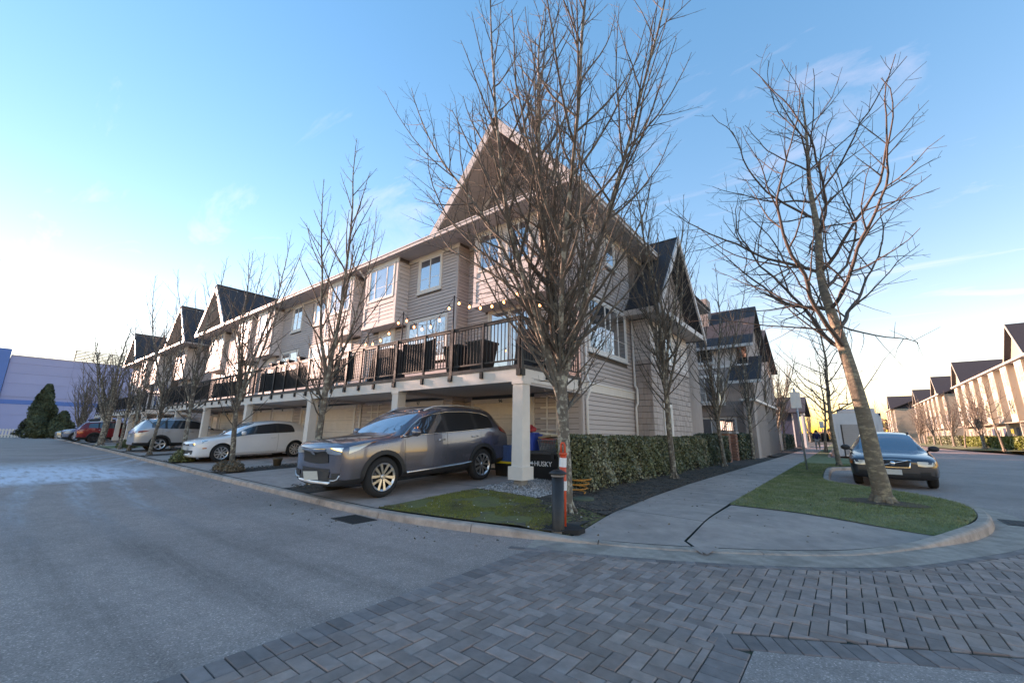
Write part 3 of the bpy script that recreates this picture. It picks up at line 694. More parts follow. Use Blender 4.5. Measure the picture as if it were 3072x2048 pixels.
def row_house(label, XR, XL, units, gables, deck_posts, mains, cols, full=True, nums=()):
    """row of townhouses along the lane: XR..XL, front towards -Y"""
    root = thing('townhouse_row', label, 'building', ((XR+XL)/2, 9.0, .1))
    sp = Pieces('siding_board', root); bpz = Pieces('baluster', root)
    zd = 2.73
    part('core', MB().box(XL+.06, XR-.06, 9.56, 18.5, .0, ZSOF+.05), M_sideg, root)
    for u in units:
        x0, x1, yw = u['x0'], u['x1'], u['y']; pl = front(yw)
        w = part('wall', MB().box(x0+.001, x1-.001, yw+.028, 9.75, .1, ZSOF), M_lapshade, root)
        op = [(a-.09, b+.09, c-.14, d+.09) for a, b, c, d, *_ in u['win']]+[(a-.12, b+.12, .0, d+.12) for a, b, d in u['gar']]+[(a-.09, b+.09, zd-.3, d+.09) for a, b, d, k in u['door']]
        op += [(b0, b1, 5.1, ZSOF) for b0, b1, *_ in u['bay']]+[(x0-.01, x1+.01, zd-.30, zd+.0)]
        lap(sp, w, pl, x0+(.09 if u.get('cl') else 0), x1-(.09 if u.get('cr') else 0), .30, zd-.3, op, .14, M_side)
        lap(sp, w, pl, x0+(.09 if u.get('cl') else 0), x1-(.09 if u.get('cr') else 0), zd, ZSOF-.16, op, .115, M_side)
        part('foundation_wall', pl.box(MB(), x0, x1, -.02, .012, .05, .30), M_found, w)
        part('frieze_board', pl.box(MB(), x0, x1, -.01, .03, ZSOF-.16, ZSOF-.001), M_trim, w)
        for k, e in (('cl', x0), ('cr', x1-.09)):
            if u.get(k): part('corner_board', pl.box(MB(), e, e+.09, -.02, .026, .30, ZSOF-.16), M_side, w)
        if u.get('ret'):            # the return where the front steps back
            e = u['ret']; lap(sp, w, side(e), yw+.02, 9.5, zd, ZSOF-.1, (), .115, M_side); lap(sp, w, side(e), yw+.02, 9.5, .3, zd-.3, (), .14, M_side)
        for a, b, c, d, s, bl in u['win']: window(root, pl, a, b, c, d, s, blind=bl, rails=())
        for b0, b1, bf, bw in u['bay']: bay(root, sp, b0, b1, bf, yw, bw)
        for i, (a, b, d) in enumerate(u['gar']): garage(root, pl, a, b, .30, d, u.get('num'))
        for a, b, d, k in u['door']:
            fr = MB()
            for q in ((a-.09, a, zd, d+.09), (b, b+.09, zd, d+.09), (a, b, d, d+.09)): pl.box(fr, q[0], q[1], -.02, .035, q[2], q[3])
            f = part('door', fr, M_trim, root)
            if k == 'slide':
                mid = (a+b)/2
                for p, q in ((a, mid), (mid, b)):
                    fm = MB()
                    for r in ((p, p+.06, zd+.05, d), (q-.06, q, zd+.05, d), (p+.06, q-.06, d-.07, d), (p+.06, q-.06, zd+.05, zd+.13)): pl.box(fm, r[0], r[1], -.02, .015, r[2], r[3])
                    part('sash', fm, M_white, f); part('pane', MB().quad(pl.P(p+.06, .004, zd+.13), pl.P(q-.06, .004, zd+.13), pl.P(q-.06, .004, d-.07), pl.P(p+.06, .004, d-.07)), M_glass, f)
            else:
                part('leaf', pl.box(MB(), a, b, -.03, .008, zd+.04, d), M_white, f)
                part('pane', MB().quad(pl.P(a+.17, .011, zd+.25), pl.P(b-.17, .011, zd+.25), pl.P(b-.17, .011, d-.18), pl.P(a+.17, .011, d-.18)), M_glass, f)
                part('handle', pl.box(MB(), a+.05, a+.08, .01, .06, zd+.98, zd+1.12), M_black, f)
    # deck over the garages
    yd = 6.9
    part('deck', MB().box(XL, XR, yd+.06, 9.6, zd-.12, zd-.005), M_deck, root)
    part('deck_soffit', MB().box(XL+.02, XR-.02, yd+.1, 9.52, zd-.33, zd-.30), M_soff, root)
    fb = part('deck_fascia', MB().box(XL, XR, yd, yd+.05, zd-.36, zd-.085), M_trim, root)
    part('deck_edge', MB().box(XL-.01, XR+.012, yd-.02, yd+.06, zd-.083, zd-.0), M_deck, root)
    part('deck_fascia', MB().box(XR-.05, XR+.005, yd+.055, 9.5, zd-.36, zd-.085), M_trim, root)
    part('deck_edge', MB().box(XR-.05, XR+.012, yd+.065, 9.42, zd-.082, zd-.001), M_deck, root)
    railing(root, front(yd+.03), XL+.05, XR-.03, zd, deck_posts, bpz, mains)
    railing(root, side(XR-.04), yd+.08, 9.4, zd, [yd+.02, 7.85, 8.7, 9.36], bpz, [yd+.02])
    for c in cols: column(root, c, yd+.13, zy(c, yd), zd-.36)
    for a, b in zip(cols, cols[1:]):
        part('cross_beam', MB().box(a-.09, a+.09, yd+.3, 9.5, zd-.42, zd-.335), M_soff, root)
    # eave: soffit, fascia gutter
    part('eave_soffit', MB().box(XL-.55, XR+.55, YG+.02, 10.2, ZSOF, ZSOF+.03), M_soff, root)
    gq = MB()
    for a, b in (((XL-.6, YG-.06), (XR+.6, YG+.02)),): gq.box(a[0], b[0], a[1], b[1], ZSOF+.02, ZGUT)
    g = part('gutter', gq, M_gut, root)
    part('gutter_lip', MB().box(XL-.605, XR+.605, YG-.085, YG-.055, ZGUT-.035, ZGUT+.004), M_gut, g)
    # main roof behind
    rf = MB(); rf.add(*(lambda q: (q.v, q.f))(slab([(gables[-1][0], YG, ZGUT-.02), (gables[0][0], YG, ZGUT-.02), (gables[0][0], 13.6, ZGUT+3.1), (gables[-1][0], 13.6, ZGUT+3.1)], .15)))
    part('roof', rf, M_roof, root)
    for xc, half, yw in gables: gable_front(root, None, sp, xc, half, yw)
    for x, zb in u_down(units): downspout(root, [(x, YG+.02, ZSOF+.05), (x, YG+.10, ZSOF-.05), (x+.02, 8.8, ZSOF-.42), (x+.02, 8.94, ZSOF-.6), (x+.02, 8.945, zd+.05)]); downspout(root, [(x+.02, 8.945, zd-.35), (x+.02, 8.945, .3)])
    return root, sp, bpz
def u_down(units): return [(u['dsp'], 0) for u in units if u.get('dsp')]
CX = -39.7
def mir(u):
    """the mirrored unit at the other end of the row"""
    f = lambda a, b: (CX-b, CX-a)
    n = dict(x0=CX-u['x1'], x1=CX-u['x0'], y=u['y'], win=[f(w[0], w[1])+tuple(w[2:]) for w in u['win']], gar=[f(g[0], g[1])+(g[2],) for g in u['gar']],
             door=[f(d[0], d[1])+tuple(d[2:]) for d in u['door']], bay=[f(b[0], b[1])+(b[2], [f(w[0], w[1])+tuple(w[2:]) for w in b[3]]) for b in u['bay']], cl=u.get('cr'), cr=u.get('cl'))
    return n
U1 = dict(x0=-9.45, x1=-5.2, y=9.5, win=[], gar=[(-9.0,-6.82,2.18)], door=[(-8.42,-6.85,5.05,'slide')], bay=[(-8.62,-5.95,8.9,[(-8.38,-7.58,6.28,7.45),(-7.24,-6.44,6.28,7.45)])], cr=True, num='96')
U2 = dict(x0=-14.55, x1=-9.45, y=9.0, win=[(-11.45,-10.35,6.25,7.42,(.5,),None),(-11.9,-9.95,3.75,5.12,(.25,.5,.75),None)], gar=[(-12.2,-9.98,2.18)], door=[(-13.65,-12.8,5.0,'leaf')], bay=[(-14.15,-12.1,8.5,[(-13.85,-12.35,6.2,7.42)])], cr=True, ret=-9.45, dsp=-14.5, num='97')
U3 = dict(x0=-19.85, x1=-14.55, y=9.0, win=[(-19.15,-18.25,6.25,7.42,(.5,),None),(-19.2,-17.5,3.75,5.12,(.5,),None)], gar=[(-19.3,-15.0,2.2)], door=[(-16.6,-15.75,5.0,'leaf')], bay=[(-17.1,-15.05,8.5,[(-16.8,-15.3,6.2,7.42)])], num='98')
U4, U5, U6 = mir(U3), mir(U2), mir(U1)
U4['num'], U5['num'], U6['num'] = '99', '100', '101'; U5['dsp'] = -25.2; U4['gar'] = [(-22.3,-20.3,2.2), (-24.9,-22.75,2.2)]
posts1 = [-5.25,-6.33,-7.36,-8.41,-9.61,-10.58,-11.36,-12.16,-12.95,-13.85,-14.71,-15.52,-16.57,-17.51,-18.43,-19.47,-20.4]+[-20.4-.98*k for k in range(1, 15)]
root1, sp1, bp1 = row_house('beige three-storey townhouse row with black-railed deck, nearest and tallest in view', -5.2, -34.5, [U1, U2, U3, U4, U5, U6],
    [(-7.35, 2.8, 9.5), (-32.35, 2.8, 9.5)], posts1, [-5.25,-7.36,-9.61,-12.16,-14.71,-17.51,-20.4,-25.3,-30.2], [-5.3,-9.54,-14.4,-20.0,-25.4,-30.4,-34.35])
# ---- end wall towards the street
pe = side(-5.2); we = part('wall', MB().box(-5.5, -5.23, 9.53, 17.2, .0, ZSOF), M_lapshade, root1)
ope = [(10.0-.09,12.45+.09,3.6-.14,5.1+.09),(11.25-.09,11.82+.09,6.55-.14,7.3+.09),(9.4,13.0,2.4,2.66)]
lap(sp1, we, pe, 9.59, 13.0, .30, 2.40, ope, .125, M_side); lap(sp1, we, pe, 9.59, 13.0, 2.66, ZSOF-.16, ope, .118, M_side)
part('corner_board', pe.box(MB(), 9.485, 9.59, -.02, .026, .28, ZSOF-.16), M_side, we)
part('foundation_wall', pe.box(MB(), 9.5, 13.0, -.02, .012, .0, .30), M_found, we)
part('band_board', pe.box(MB(), 9.44, 13.0, -.01, .03, 2.40, 2.62), M_trim, we); part('band_cap', pe.box(MB(), 9.44, 13.0, -.01, .055, 2.62, 2.655), M_white, we)
part('frieze_board', pe.box(MB(), 9.5, 14.3, -.01, .03, ZSOF-.16, ZSOF-.001), M_trim, we)
window(root1, pe, 10.0, 12.45, 3.62, 5.08, (.42, .56, .78), trim=.085, tm=M_white)
window(root1, pe, 11.25, 11.82, 6.55, 7.3, (), trim=.08, tm=M_white)
part('eave_soffit', MB().box(-5.2, -4.66, 10.2, 14.35, ZSOF, ZSOF+.03), M_soff, root1)
ge = part('gutter', MB().box(-4.62, -4.54, YG-.06, 14.4, ZSOF+.02, ZGUT), M_gut, root1); part('gutter_lip', MB().box(-4.54, -4.51, YG-.06, 14.4, ZGUT-.035, ZGUT+.004), M_gut, ge)
part('eave_fascia', MB().box(-4.66, -4.62, YG+.02, 14.38, ZSOF-.02, ZGUT-.01), M_gut, root1)
downspout(root1, [(-4.62,9.25,7.66),(-4.7,9.35,7.55),(-5.02,9.62,7.3),(-5.14,9.66,7.15),(-5.14,9.66,2.85),(-5.1,9.66,2.70),(-5.05,9.66,2.60),(-5.05,9.66,2.4),(-5.14,9.66,2.2),(-5.14,9.66,.35)])
downspout(root1, [(-5.12,12.92,5.0),(-5.12,12.92,2.85),(-5.06,12.94,2.72),(-5.06,12.94,2.3),(-5.12,12.92,2.15),(-5.12,12.92,.3)])
# ---- shingled entry block with its own cross gable
ss = Pieces('shingle', root1)
pf, pb = front(13.0), side(-4.6)
wb = part('entry_wall', MB().box(-5.6, -4.625, 13.025, 17.2, .0, 5.1), M_lapshade, root1)
shingles(ss, wb, pf, -5.2, -4.6, .3, 3.55); opb = [(13.95-.1,14.75+.1,.9,2.35),(13.75-.1,15.35+.1,3.75,5.0)]
shingles(ss, wb, pb, 13.0, 17.2, .3, 3.55, opb, .19, .24)
for q in (pf.box(MB(), -5.2, -4.58, -.01, .035, 3.55, 3.68), pb.box(MB(), 12.96, 17.2, -.01, .036, 3.55, 3.68)): part('band_board', q, M_side, wb)
lap(sp1, wb, pf, -5.2, -4.6, 3.68, 5.05, (), .13, M_bay); lap(sp1, wb, pb, 13.0, 17.2, 3.68, 5.05, opb, .13, M_bay)
for q in (pf.box(MB(), -4.68, -4.58, -.02, .03, 3.68, 5.05), pb.box(MB(), 12.975, 13.08, -.02, .031, 3.68, 5.05)): part('corner_board', q, M_bay, wb)
window(root1, pb, 14.0, 14.7, 1.0, 2.25, (.5,), trim=.08, tm=M_white); window(root1, pb, 13.85, 15.25, 3.85, 4.9, (.5,), trim=.08, tm=M_white)
part('eave_soffit', MB().box(-5.2, -4.05, 12.5, 17.6, 5.08, 5.11), M_soff, root1)
for q in (MB().box(-5.2, -4.0, 12.42, 12.5, 5.08, 5.26), MB().box(-4.06, -3.99, 12.5, 17.6, 5.08, 5.26)): part('gutter', q, M_gut, root1)
pk = MB(); pk.add(*(lambda q: (q.v, q.f))(slab([(-9, 12.45, 5.22), (-4.05, 12.45, 5.22), (-4.05, 15.3, 8.75), (-9, 15.3, 8.75)], .14)))
pk.add(*(lambda q: (q.v, q.f))(slab([(-4.05, 18.15, 5.22), (-9, 18.15, 5.22), (-9, 15.3, 8.75), (-4.05, 15.3, 8.75)], .14))); er = part('entry_roof', pk, M_roof, root1)
tri = MB(); tri.v = [(-4.6, 12.7, 5.2), (-4.6, 17.9, 5.2), (-4.6, 15.3, 8.5)]; tri.f = [(0, 1, 2)]; gw = part('gable_wall', tri, M_shin, root1)
z = 5.3
while z < 8.2:
    zt = z+.2; h0, h1 = 2.5*(8.4-z)/3.2, max(.02, 2.5*(8.4-zt)/3.2)
    ss.add(MB().hexa([pb.P(15.3-h0,.018,z), pb.P(15.3+h0,.018,z), pb.P(15.3+h0,-.01,z), pb.P(15.3-h0,-.01,z), pb.P(15.3-h1,.004,zt), pb.P(15.3+h1,.004,zt), pb.P(15.3+h1,-.01,zt), pb.P(15.3-h1,-.01,zt)]), M_shin, gw); z = zt
for y0 in (12.45, 18.15):
    e, A = Vector((-4.05, y0, 5.2)), Vector((-4.05, 15.3, 8.73)); q = [tuple(v) for v in (e+Vector((-.02,0,-.22)), A+Vector((-.02,0,-.26)), A+Vector((.04,0,-.26)), e+Vector((.04,0,-.22)), e+Vector((-.02,0,.03)), A+Vector((-.02,0,.03)), A+Vector((.04,0,.03)), e+Vector((.04,0,.03)))]
    part('rake_board', MB().hexa(q), M_gut, er)
part('added_shade_wing', MB().box(-30, -9.5, 18.4, 27.5, 0, 8.4), M_side, root1)  # unseen wing, added to block a strip of sun over the street
# the block beyond: third-storey eave turning the corner
part('wall', MB().box(-9, -5.0, 17.2, 20.5, .0, 7.2), M_shin, root1)
part('roof', slab([(-4.3, 16.4, 7.25), (-4.3, 20.9, 7.25), (-8, 20.9, 10.0), (-8, 16.4, 10.0)], .15), M_roof, root1); part('eave_soffit', MB().box(-5.0, -4.35, 16.5, 20.9, 7.08, 7.11), M_soff, root1)
sp1.emit(); bp1.emit(); ss.emit()
# ---- second row farther down the lane
def shift(u, d, num=None):
    f = lambda t, k=2: tuple(v+d if i < k else v for i, v in enumerate(t))
    return dict(x0=u['x0']+d, x1=u['x1']+d, y=u['y'], win=[f(w) for w in u['win']], gar=[f(g) for g in u['gar']], door=[f(q) for q in u['door']], bay=[f(b[:2])+(b[2], [f(w) for w in b[3]]) for b in u['bay']], cl=u.get('cl'), cr=u.get('cr'), num=num)
D2 = -33.2
V1 = shift(U1, D2); V2 = shift(U2, D2); V3 = shift(U5, -23.9); V4 = shift(U6, -23.9)
root2, sp2, bp2 = row_house('second beige townhouse row beyond the gap, its two gables small in the distance', -38.4, -58.6, [V1, V2, V3, V4], [(-40.5, 2.8, 9.5), (-56.5, 2.8, 9.5)],
    [-38.5-1.0*k for k in range(21)], [-38.5,-43.5,-48.5,-53.5], [-38.6,-42.7,-47.0,-51.0,-54.6,-58.5])
pe2 = side(-38.4); we2 = part('wall', MB().box(-38.7, -38.43, 9.5, 18.5, .0, ZSOF), M_lapshade, root2); lap(sp2, we2, pe2, 9.5, 18, .3, ZSOF, (), .23, M_side)
gq = part('gutter', MB().box(-37.82, -37.74, YG-.06, 18.5, ZSOF+.02, ZGUT), M_gut, root2)
sp2.emit(); bp2.emit()
# ================================================================== TREES AND HEDGES
M_bark = mat('hornbeam_bark', (.155, .122, .098), .95, var=.35, scale=14, bump=.9, bscale=45, col2=(.42, .38, .30), mscale=9, mlo=.50, mhi=.60)
M_twig = mat('hornbeam_twig', (.125, .098, .080), .9, var=.25, scale=5, col2=(.20, .17, .135), mscale=6, mlo=.5, mhi=.62)
M_bark2 = mat('cherry_bark', (.185, .145, .11), .95, var=.3, scale=9, bump=.9, bscale=30, col2=(.36, .29, .20), mscale=7, mlo=.5, mhi=.62, stretch=(1,1,2.4))
M_twig2 = mat('cherry_twig', (.105, .078, .066), .9, var=.25, scale=5)
class Tree:
    def __init__(s, seed): s.r = random.Random(seed); s.tk = MB(); s.cr = MB(); s.n = 0
    def limb(s, p, d, L, r0, r1, seg, wob, up, target, sides, trunk=False):
        """curved tapering limb; returns its points"""
        p = Vector(p); d = Vector(d).normalized(); pts = [p.copy()]; rr = [r0]; st = L/seg; R = s.r
        for k in range(seg):
            d = (d+Vector((R.gauss(0, wob), R.gauss(0, wob), R.gauss(0, wob)*.6))+target*up).normalized()
            p = p+d*st; pts.append(p.copy()); t = (k+1)/seg; rr.append(r0+(r1-r0)*t**.85)
        (s.tk if trunk else s.cr).tube(pts, rr, sides, cap=False); s.n += 1
        return pts, rr
    def side_dir(s, t, ang, az):
        a = t.orthogonal().normalized(); b = t.cross(a); return (t*math.cos(ang)+(a*math.cos(az)+b*math.sin(az))*math.sin(ang)).normalized()
def twigs(T, pts, rr, every, lenf, lv, cfg):
    """side shoots along a limb, recursively"""
    R = T.r; L = sum((b-a).length for a, b in zip(pts, pts[1:])); acc = 0; nxt = every*R.uniform(.4, 1)*cfg.get('start', 1)
    az = R.uniform(0, 6.28)
    for k in range(len(pts)-1):
        a, b = pts[k], pts[k+1]; sl = (b-a).length; t = (b-a).normalized()
        while acc+sl > nxt:
            u = (nxt-acc)/sl; q = a+(b-a)*u; r = rr[k]+(rr[k+1]-rr[k])*u; f = nxt/L; az += 2.4+R.gauss(0, .5)
            ll = lenf(f)*R.uniform(.6, 1.25)
            if ll > .06:
                d = T.side_dir(t, cfg['ang']*R.uniform(.7, 1.3), az)
                if lv <= 1 and d.z < -.05: d.z = abs(d.z)*.4
                r0 = min(r*.72, cfg['r'][lv-1]); sg = max(2, min(10, int(ll/cfg['seg'])))
                c, cr = T.limb(q, d, ll, r0, max(cfg['rmin'], r0*.25), sg, cfg['wob'], cfg['up']*(1.0 if lv < 3 else .6), Vector((0,0,1)), 5 if r0 > .012 else 3)
                if lv < cfg['lv']: twigs(T, c, cr, cfg['every'][lv], (lambda f, ll=ll: ll*cfg['ratio'][lv]*(1-.75*f)), lv+1, cfg)
            nxt += every*R.uniform(.65, 1.35)
        acc += sl
def upright_tree(seed, H, trunk_r, lead=5, fork=.17, spread=.22, dense=1.0, lv=3, lo=.16, rmin=.0022, ang=.62, up=.11, reach=.40):
    T = Tree(seed); R = T.r
    cfg = dict(ang=ang, r=(.024*H/9, .0095, .0042), seg=.20, wob=.075, up=up, rmin=rmin, every=(0, .23/dense, .13/dense), ratio=(0, .42, .42), lv=lv)
    zf = H*fork
    pts, rr = T.limb((0,0,-.1), (R.gauss(0,.03), R.gauss(0,.03), 1), zf+.1, trunk_r*1.0, trunk_r*.82, 6, .02, .05, Vector((0,0,1)), 12, True)
    fl = MB()
    for k in range(7):                                        # root flare
        a = k*.9+R.uniform(-.2,.2); T.tk.tube([(0,0,.28), (math.cos(a)*trunk_r*.8, math.sin(a)*trunk_r*.8, .09), (math.cos(a)*trunk_r*1.9, math.sin(a)*trunk_r*1.9, -.06)], [trunk_r*.55, trunk_r*.42, trunk_r*.16], 6, cap=False)
    top = pts[-1]
    for k in range(lead):
        a = 2*math.pi*k/lead+R.uniform(-.5,.5); cen = k == 0
        d = Vector((0,0,1)) if cen else Vector((math.cos(a)*spread*R.uniform(.8,1.5), math.sin(a)*spread*R.uniform(.8,1.5), 1))
        q0 = pts[-1-(k % 3)] if not cen else top
        L = (H-zf)*(1.0 if cen else R.uniform(.72,.96)); r0 = trunk_r*(.74 if cen else R.uniform(.42,.58))
        c, cr = T.limb(q0, d, L, r0, .006, 20, .045, .045, Vector((0,0,1)), 8, True)
        twigs(T, c, cr, .24/dense, lambda f, L=L: L*reach*(1-f)**.75*(.55+min(1, f*4)*.45)+.12, 1, cfg)
    z = H*lo; zmax = zf
    for k in range(int(5*dense)):                              # low branches on the bole
        q = pts[max(1, int(len(pts)*.6))+k % 2]; a = R.uniform(0, 6.28)
        c, cr = T.limb(q, (math.cos(a), math.sin(a), .7), H*.2, .018, .004, 8, .08, .1, Vector((0,0,1)), 5)
        twigs(T, c, cr, .25, lambda f: .5*(1-.6*f), 2, cfg)
    return T
def spread_tree(seed, H, trunk_r, dense=1.0, lean=(0,0)):
    T = Tree(seed); R = T.r
    cfg = dict(ang=.85, r=(.05*H/8, .018, .007), seg=.2, wob=.13, up=.05, rmin=.003, every=(0, .36/dense, .2/dense), ratio=(0, .42, .42), lv=3)
    pts, rr = T.limb((0,0,-.1), (lean[0], lean[1], 1), H+.1, trunk_r, .012, 22, .045, .05, Vector((0,0,1)), 12, True)
    for k in range(6):
        a = k*1.05; T.tk.tube([(0,0,.25), (math.cos(a)*trunk_r*.8, math.sin(a)*trunk_r*.8, .08), (math.cos(a)*trunk_r*1.6, math.sin(a)*trunk_r*1.6, -.06)], [trunk_r*.6, trunk_r*.45, trunk_r*.2], 6, cap=False)
    i0 = int(len(pts)*.33); az = R.uniform(0, 6)
    for k in range(i0, len(pts)-1):
        for _ in range(2 if k % 2 else 1):
            az += 2.3+R.gauss(0,.4); f = (k-i0)/(len(pts)-i0); L = H*(.46*(1-f)+.10)*R.uniform(.75,1.1); r0 = min(rr[k]*.5, .05*(1-f)+.012)
            d = Vector((math.cos(az), math.sin(az), .55+.7*f)); c, cr = T.limb(pts[k], d, L, r0, .005, max(5, int(L/.2)), .13, .055, Vector((0,0,1)), 6)
            twigs(T, c, cr, .30/dense, lambda f, L=L: L*.42*(1-.7*f), 2, cfg)
    return T
TREE_CACHE = {}
def plant(T, loc, label, rz=0, s=1.0, group=None, mats=None, name='bare_tree'):
    """a tree thing with trunk and crown; a tree already built is copied with shared meshes"""
    bk, tw = mats or (M_bark, M_twig)
    o = thing(name, label, 'tree', loc, group); o.rotation_euler.z = rz; o.scale = (s, s, s)
    key = id(T)
    if key not in TREE_CACHE:
        for mb in (T.tk, T.cr):
            if not mb.v: mb.v = [(0,0,0)]; mb.f = []
        TREE_CACHE[key] = [make_mesh('trunk', T.tk.v, T.tk.f, bk, True), make_mesh('crown', T.cr.v, T.cr.f, tw, True)]
    for n, me in zip(('trunk', 'crown'), TREE_CACHE[key]):
        c = bpy.data.objects.new(n, me); COL.objects.link(c); c.parent = o
    return o
T1 = upright_tree(11, 10.8, .105, 8, .21, .33, 1.0, 3, ang=.70, up=.10, reach=.44, rmin=.0016)
plant(T1, (-3.46, 5.76, .11), 'large bare multi-stemmed tree rising past the townhouse corner behind the bollard', .6)
TB = upright_tree(21, 8.3, .078, 4, .26, .13, .85, 3); TC = upright_tree(33, 8.2, .074, 5, .22, .15, .8, 3); TD = upright_tree(45, 8.0, .08, 4, .30, .16, .75, 2)
g1 = 'bare trees along the lane'
lane_trees = [(TB, -9.1, 4.62, .14, 0, 1.0, 'slim bare tree beside the nose of the grey SUV'), (TC, -14.3, 4.8, .2, 1.2, 1.0, 'slim bare tree in the strip in front of the white hatchback'),
    (TB, -19.4, 4.85, .2, 2.5, 1.0, 'slim bare tree beside the low green bush in front of the white hatchback'), (TC, -24.5, 4.9, .2, 4, 1.0, 'slim bare tree at the tail of the silver SUV'),
    (TD, -29.8, 5.1, .18, 1.0, .95, 'slim bare tree left of the silver SUV, nearer of the close pair'), (TB, -32.9, 5.2, .18, 5.2, .95, 'slim bare tree left of the silver SUV, farther of the close pair'),
    (TC, -56.0, 5.9, .12, 3.1, 1.0, 'bare tree beyond the red SUV')]
for T, x, y, z, rz, s, lb in lane_trees: plant(T, (x, y, z), lb, rz, s, g1)
TH = upright_tree(57, 9.0, .20, 7, .24, .34, .8, 2); plant(TH, (-40.5, 5.35, .12), 'thick-trunked bare tree on the grass beside the red SUV', 1)
plant(TH, (-63, 6.5, .1), 'broad bare tree at the far end of the row', 3.3, .85); plant(TH, (-70, 9, .1), 'broad bare tree behind the evergreen at the lane end', 5, .9)
T2 = upright_tree(71, 10.2, .085, 5, .27, .2, .85, 3, ang=.6, up=.10, reach=.42, rmin=.0018)
plant(T2, (-3.88, 12.3, .11), 'bare tree growing through the hedge before the shingled entry', 2.0, 1.0, 'bare trees along the hedge')
plant(TC, (-3.88, 18.6, .11), 'bare tree in the hedge just before the brick pillars', .5, 1.12, 'bare trees along the hedge')
plant(TB, (-3.9, 25.5, .11), 'slim bare tree in the hedge just past the brick pillars', 4.4, 1.1, 'bare trees along the hedge')
for k, (y, s) in enumerate(((32, 1.15), (35.5, 1.2), (39, 1.1), (43, 1.2))): plant((TH, TC, TH, TD)[k], (-4.1, y, .13), ('bare tree by the far hedge, first past the second house', 'bare tree by the far hedge, second past the second house', 'bare tree by the far hedge, third past the second house', 'bare tree by the far hedge before the dark blue house')[k], k*1.7, s*.85, 'bare trees along the far hedge')
TR = spread_tree(5, 8.4, .135, .95, (.075, 0)); plant(TR, (.4, 10.25, .13), 'bare spreading tree on the corner verge in front of the slate estate car', 0, 1.1, None, (M_bark2, M_twig2))
TS = spread_tree(17, 7.0, .10, .7)
plant(TS, (-.3, 22.3, .13), 'bare spreading tree on the verge left of the white container', 1.0, 1, 'spreading trees on the verge', (M_bark2, M_twig2))
plant(TS, (-1.3, 42, .16), 'bare spreading tree on the verge beside the walking person', 3.0, 1.1, 'spreading trees on the verge', (M_bark2, M_twig2))
plant(TS, (-16.5, -2.7, 0), 'bare tree reaching in at the left edge of the picture', 2.2, 1.05, None, (M_bark2, M_twig2))
for k in range(8): plant((TS, TH)[k % 2], (10.9+.2*(k % 2), 56+7.5*k, .3+zs(60)), 'bare sunlit street tree before the sunny townhouses, number %s up the street' % ('one','two','three','four','five','six','seven','eight')[k], k*1.3, .8 if k % 2 else .95, 'sunlit trees across the street', (M_bark2, M_twig2))
rr_ = random.Random(4)
for k in range(14): plant((TH, TS)[k % 2], (-14+k*3.2+rr_.uniform(-1,1), 112+rr_.uniform(0,25), .25), 'bare tree in the distant stand closing the street', k, rr_.uniform(.9,1.3), 'trees closing the far end of the street', (M_bark2, M_twig2))
# ---- leaf masses
def leaf_quads(P, N, size, rng, up=.0, elong=1.9):
    """N small pointed leaves at points P with outward normals N"""
    n = len(P); t = rng.normal(size=(n, 3)); t -= N*(t*N).sum(1, keepdims=True)*.7; t[:, 2] += up; t /= np.linalg.norm(t, axis=1, keepdims=True)+1e-9
    b = np.cross(N, t); b /= np.linalg.norm(b, axis=1, keepdims=True)+1e-9; s = size*rng.uniform(.6, 1.25, (n, 1))
    return np.stack([P-t*s*elong*.5, P+b*s*.5, P+t*s*elong*.5, P-b*s*.5], 1)
M_leafA = mat('laurel_leaf', (.135, .15, .075), .4, var=.4, scale=3.5, tint=.6, col2=(.24, .23, .15), mscale=1.6, mlo=.5, mhi=.62)
M_leafB = mat('dark_laurel_leaf', (.075, .10, .055), .4, var=.3, scale=4, tint=.5)
M_core = mat('hedge_twigs', (.03, .026, .018), .95, var=.3, scale=20)
M_leafY = mat('sunny_hedge_leaf', (.15, .17, .03), .5, var=.35, scale=2, tint=.4)
def hedge(label, x0, x1, y0, y1, z0, z1, m, dens=1100, size=.045, seed=1, gap=True):
    rng = np.random.default_rng(seed); o = thing('hedge', label, 'hedge', ((x0+x1)/2, (y0+y1)/2, z0), 'clipped hedges along the pavement')
    part('branches', MB().box(x0+.16, x1-.16, y0+.16, y1-.16, z0, z1-.14), M_core, o)
    faces = [((x1, 1), 0), ((x0, -1), 0), ((y0, -1), 1), ((y1, 1), 1), ((z1, 1), 2)]; P = []; N = []
    for (c, sg), ax in faces:
        lo = np.array([x0, y0, z0]); hi = np.array([x1, y1, z1]); ext = hi-lo; area = np.prod(np.delete(ext, ax)); k = int(area*dens)
        q = lo+rng.random((k, 3))*ext; dep = np.abs(rng.normal(0, .05, k)); q[:, ax] = c-sg*(dep-.02)
        wob = .035*np.sin(q[:, 1]*5.1+q[:, 2]*3)+.03*np.sin(q[:, 1]*2.3+1.7)+.03*np.sin(q[:, 2]*9+q[:, 1]*7); q[:, ax] += sg*wob
        nn = rng.normal(0, .65, (k, 3)); nn[:, ax] += sg; nn /= np.linalg.norm(nn, axis=1, keepdims=True); P.append(q); N.append(nn)
    P = np.concatenate(P); N = np.concatenate(N)
    if gap:                                                   # thinner, leggier towards the ground
        keep = rng.random(len(P)) < np.clip((P[:, 2]-z0)/.35, .15, 1); P, N = P[keep], N[keep]
    np_mesh_object('foliage', leaf_quads(P, N, size, rng), m, o, 'stuff', rng.random(len(P)))
    return o
hedge('long variegated green hedge along the pavement below the end wall', -4.95, -4.18, 7.9, 17.6, .12, 1.2, M_leafA, 2400, .034, 1)
hedge('dark glossy hedge block between the long hedge and the brick pillar', -4.95, -4.15, 17.75, 21.2, .12, 1.3, M_leafB, 1500, .038, 2)
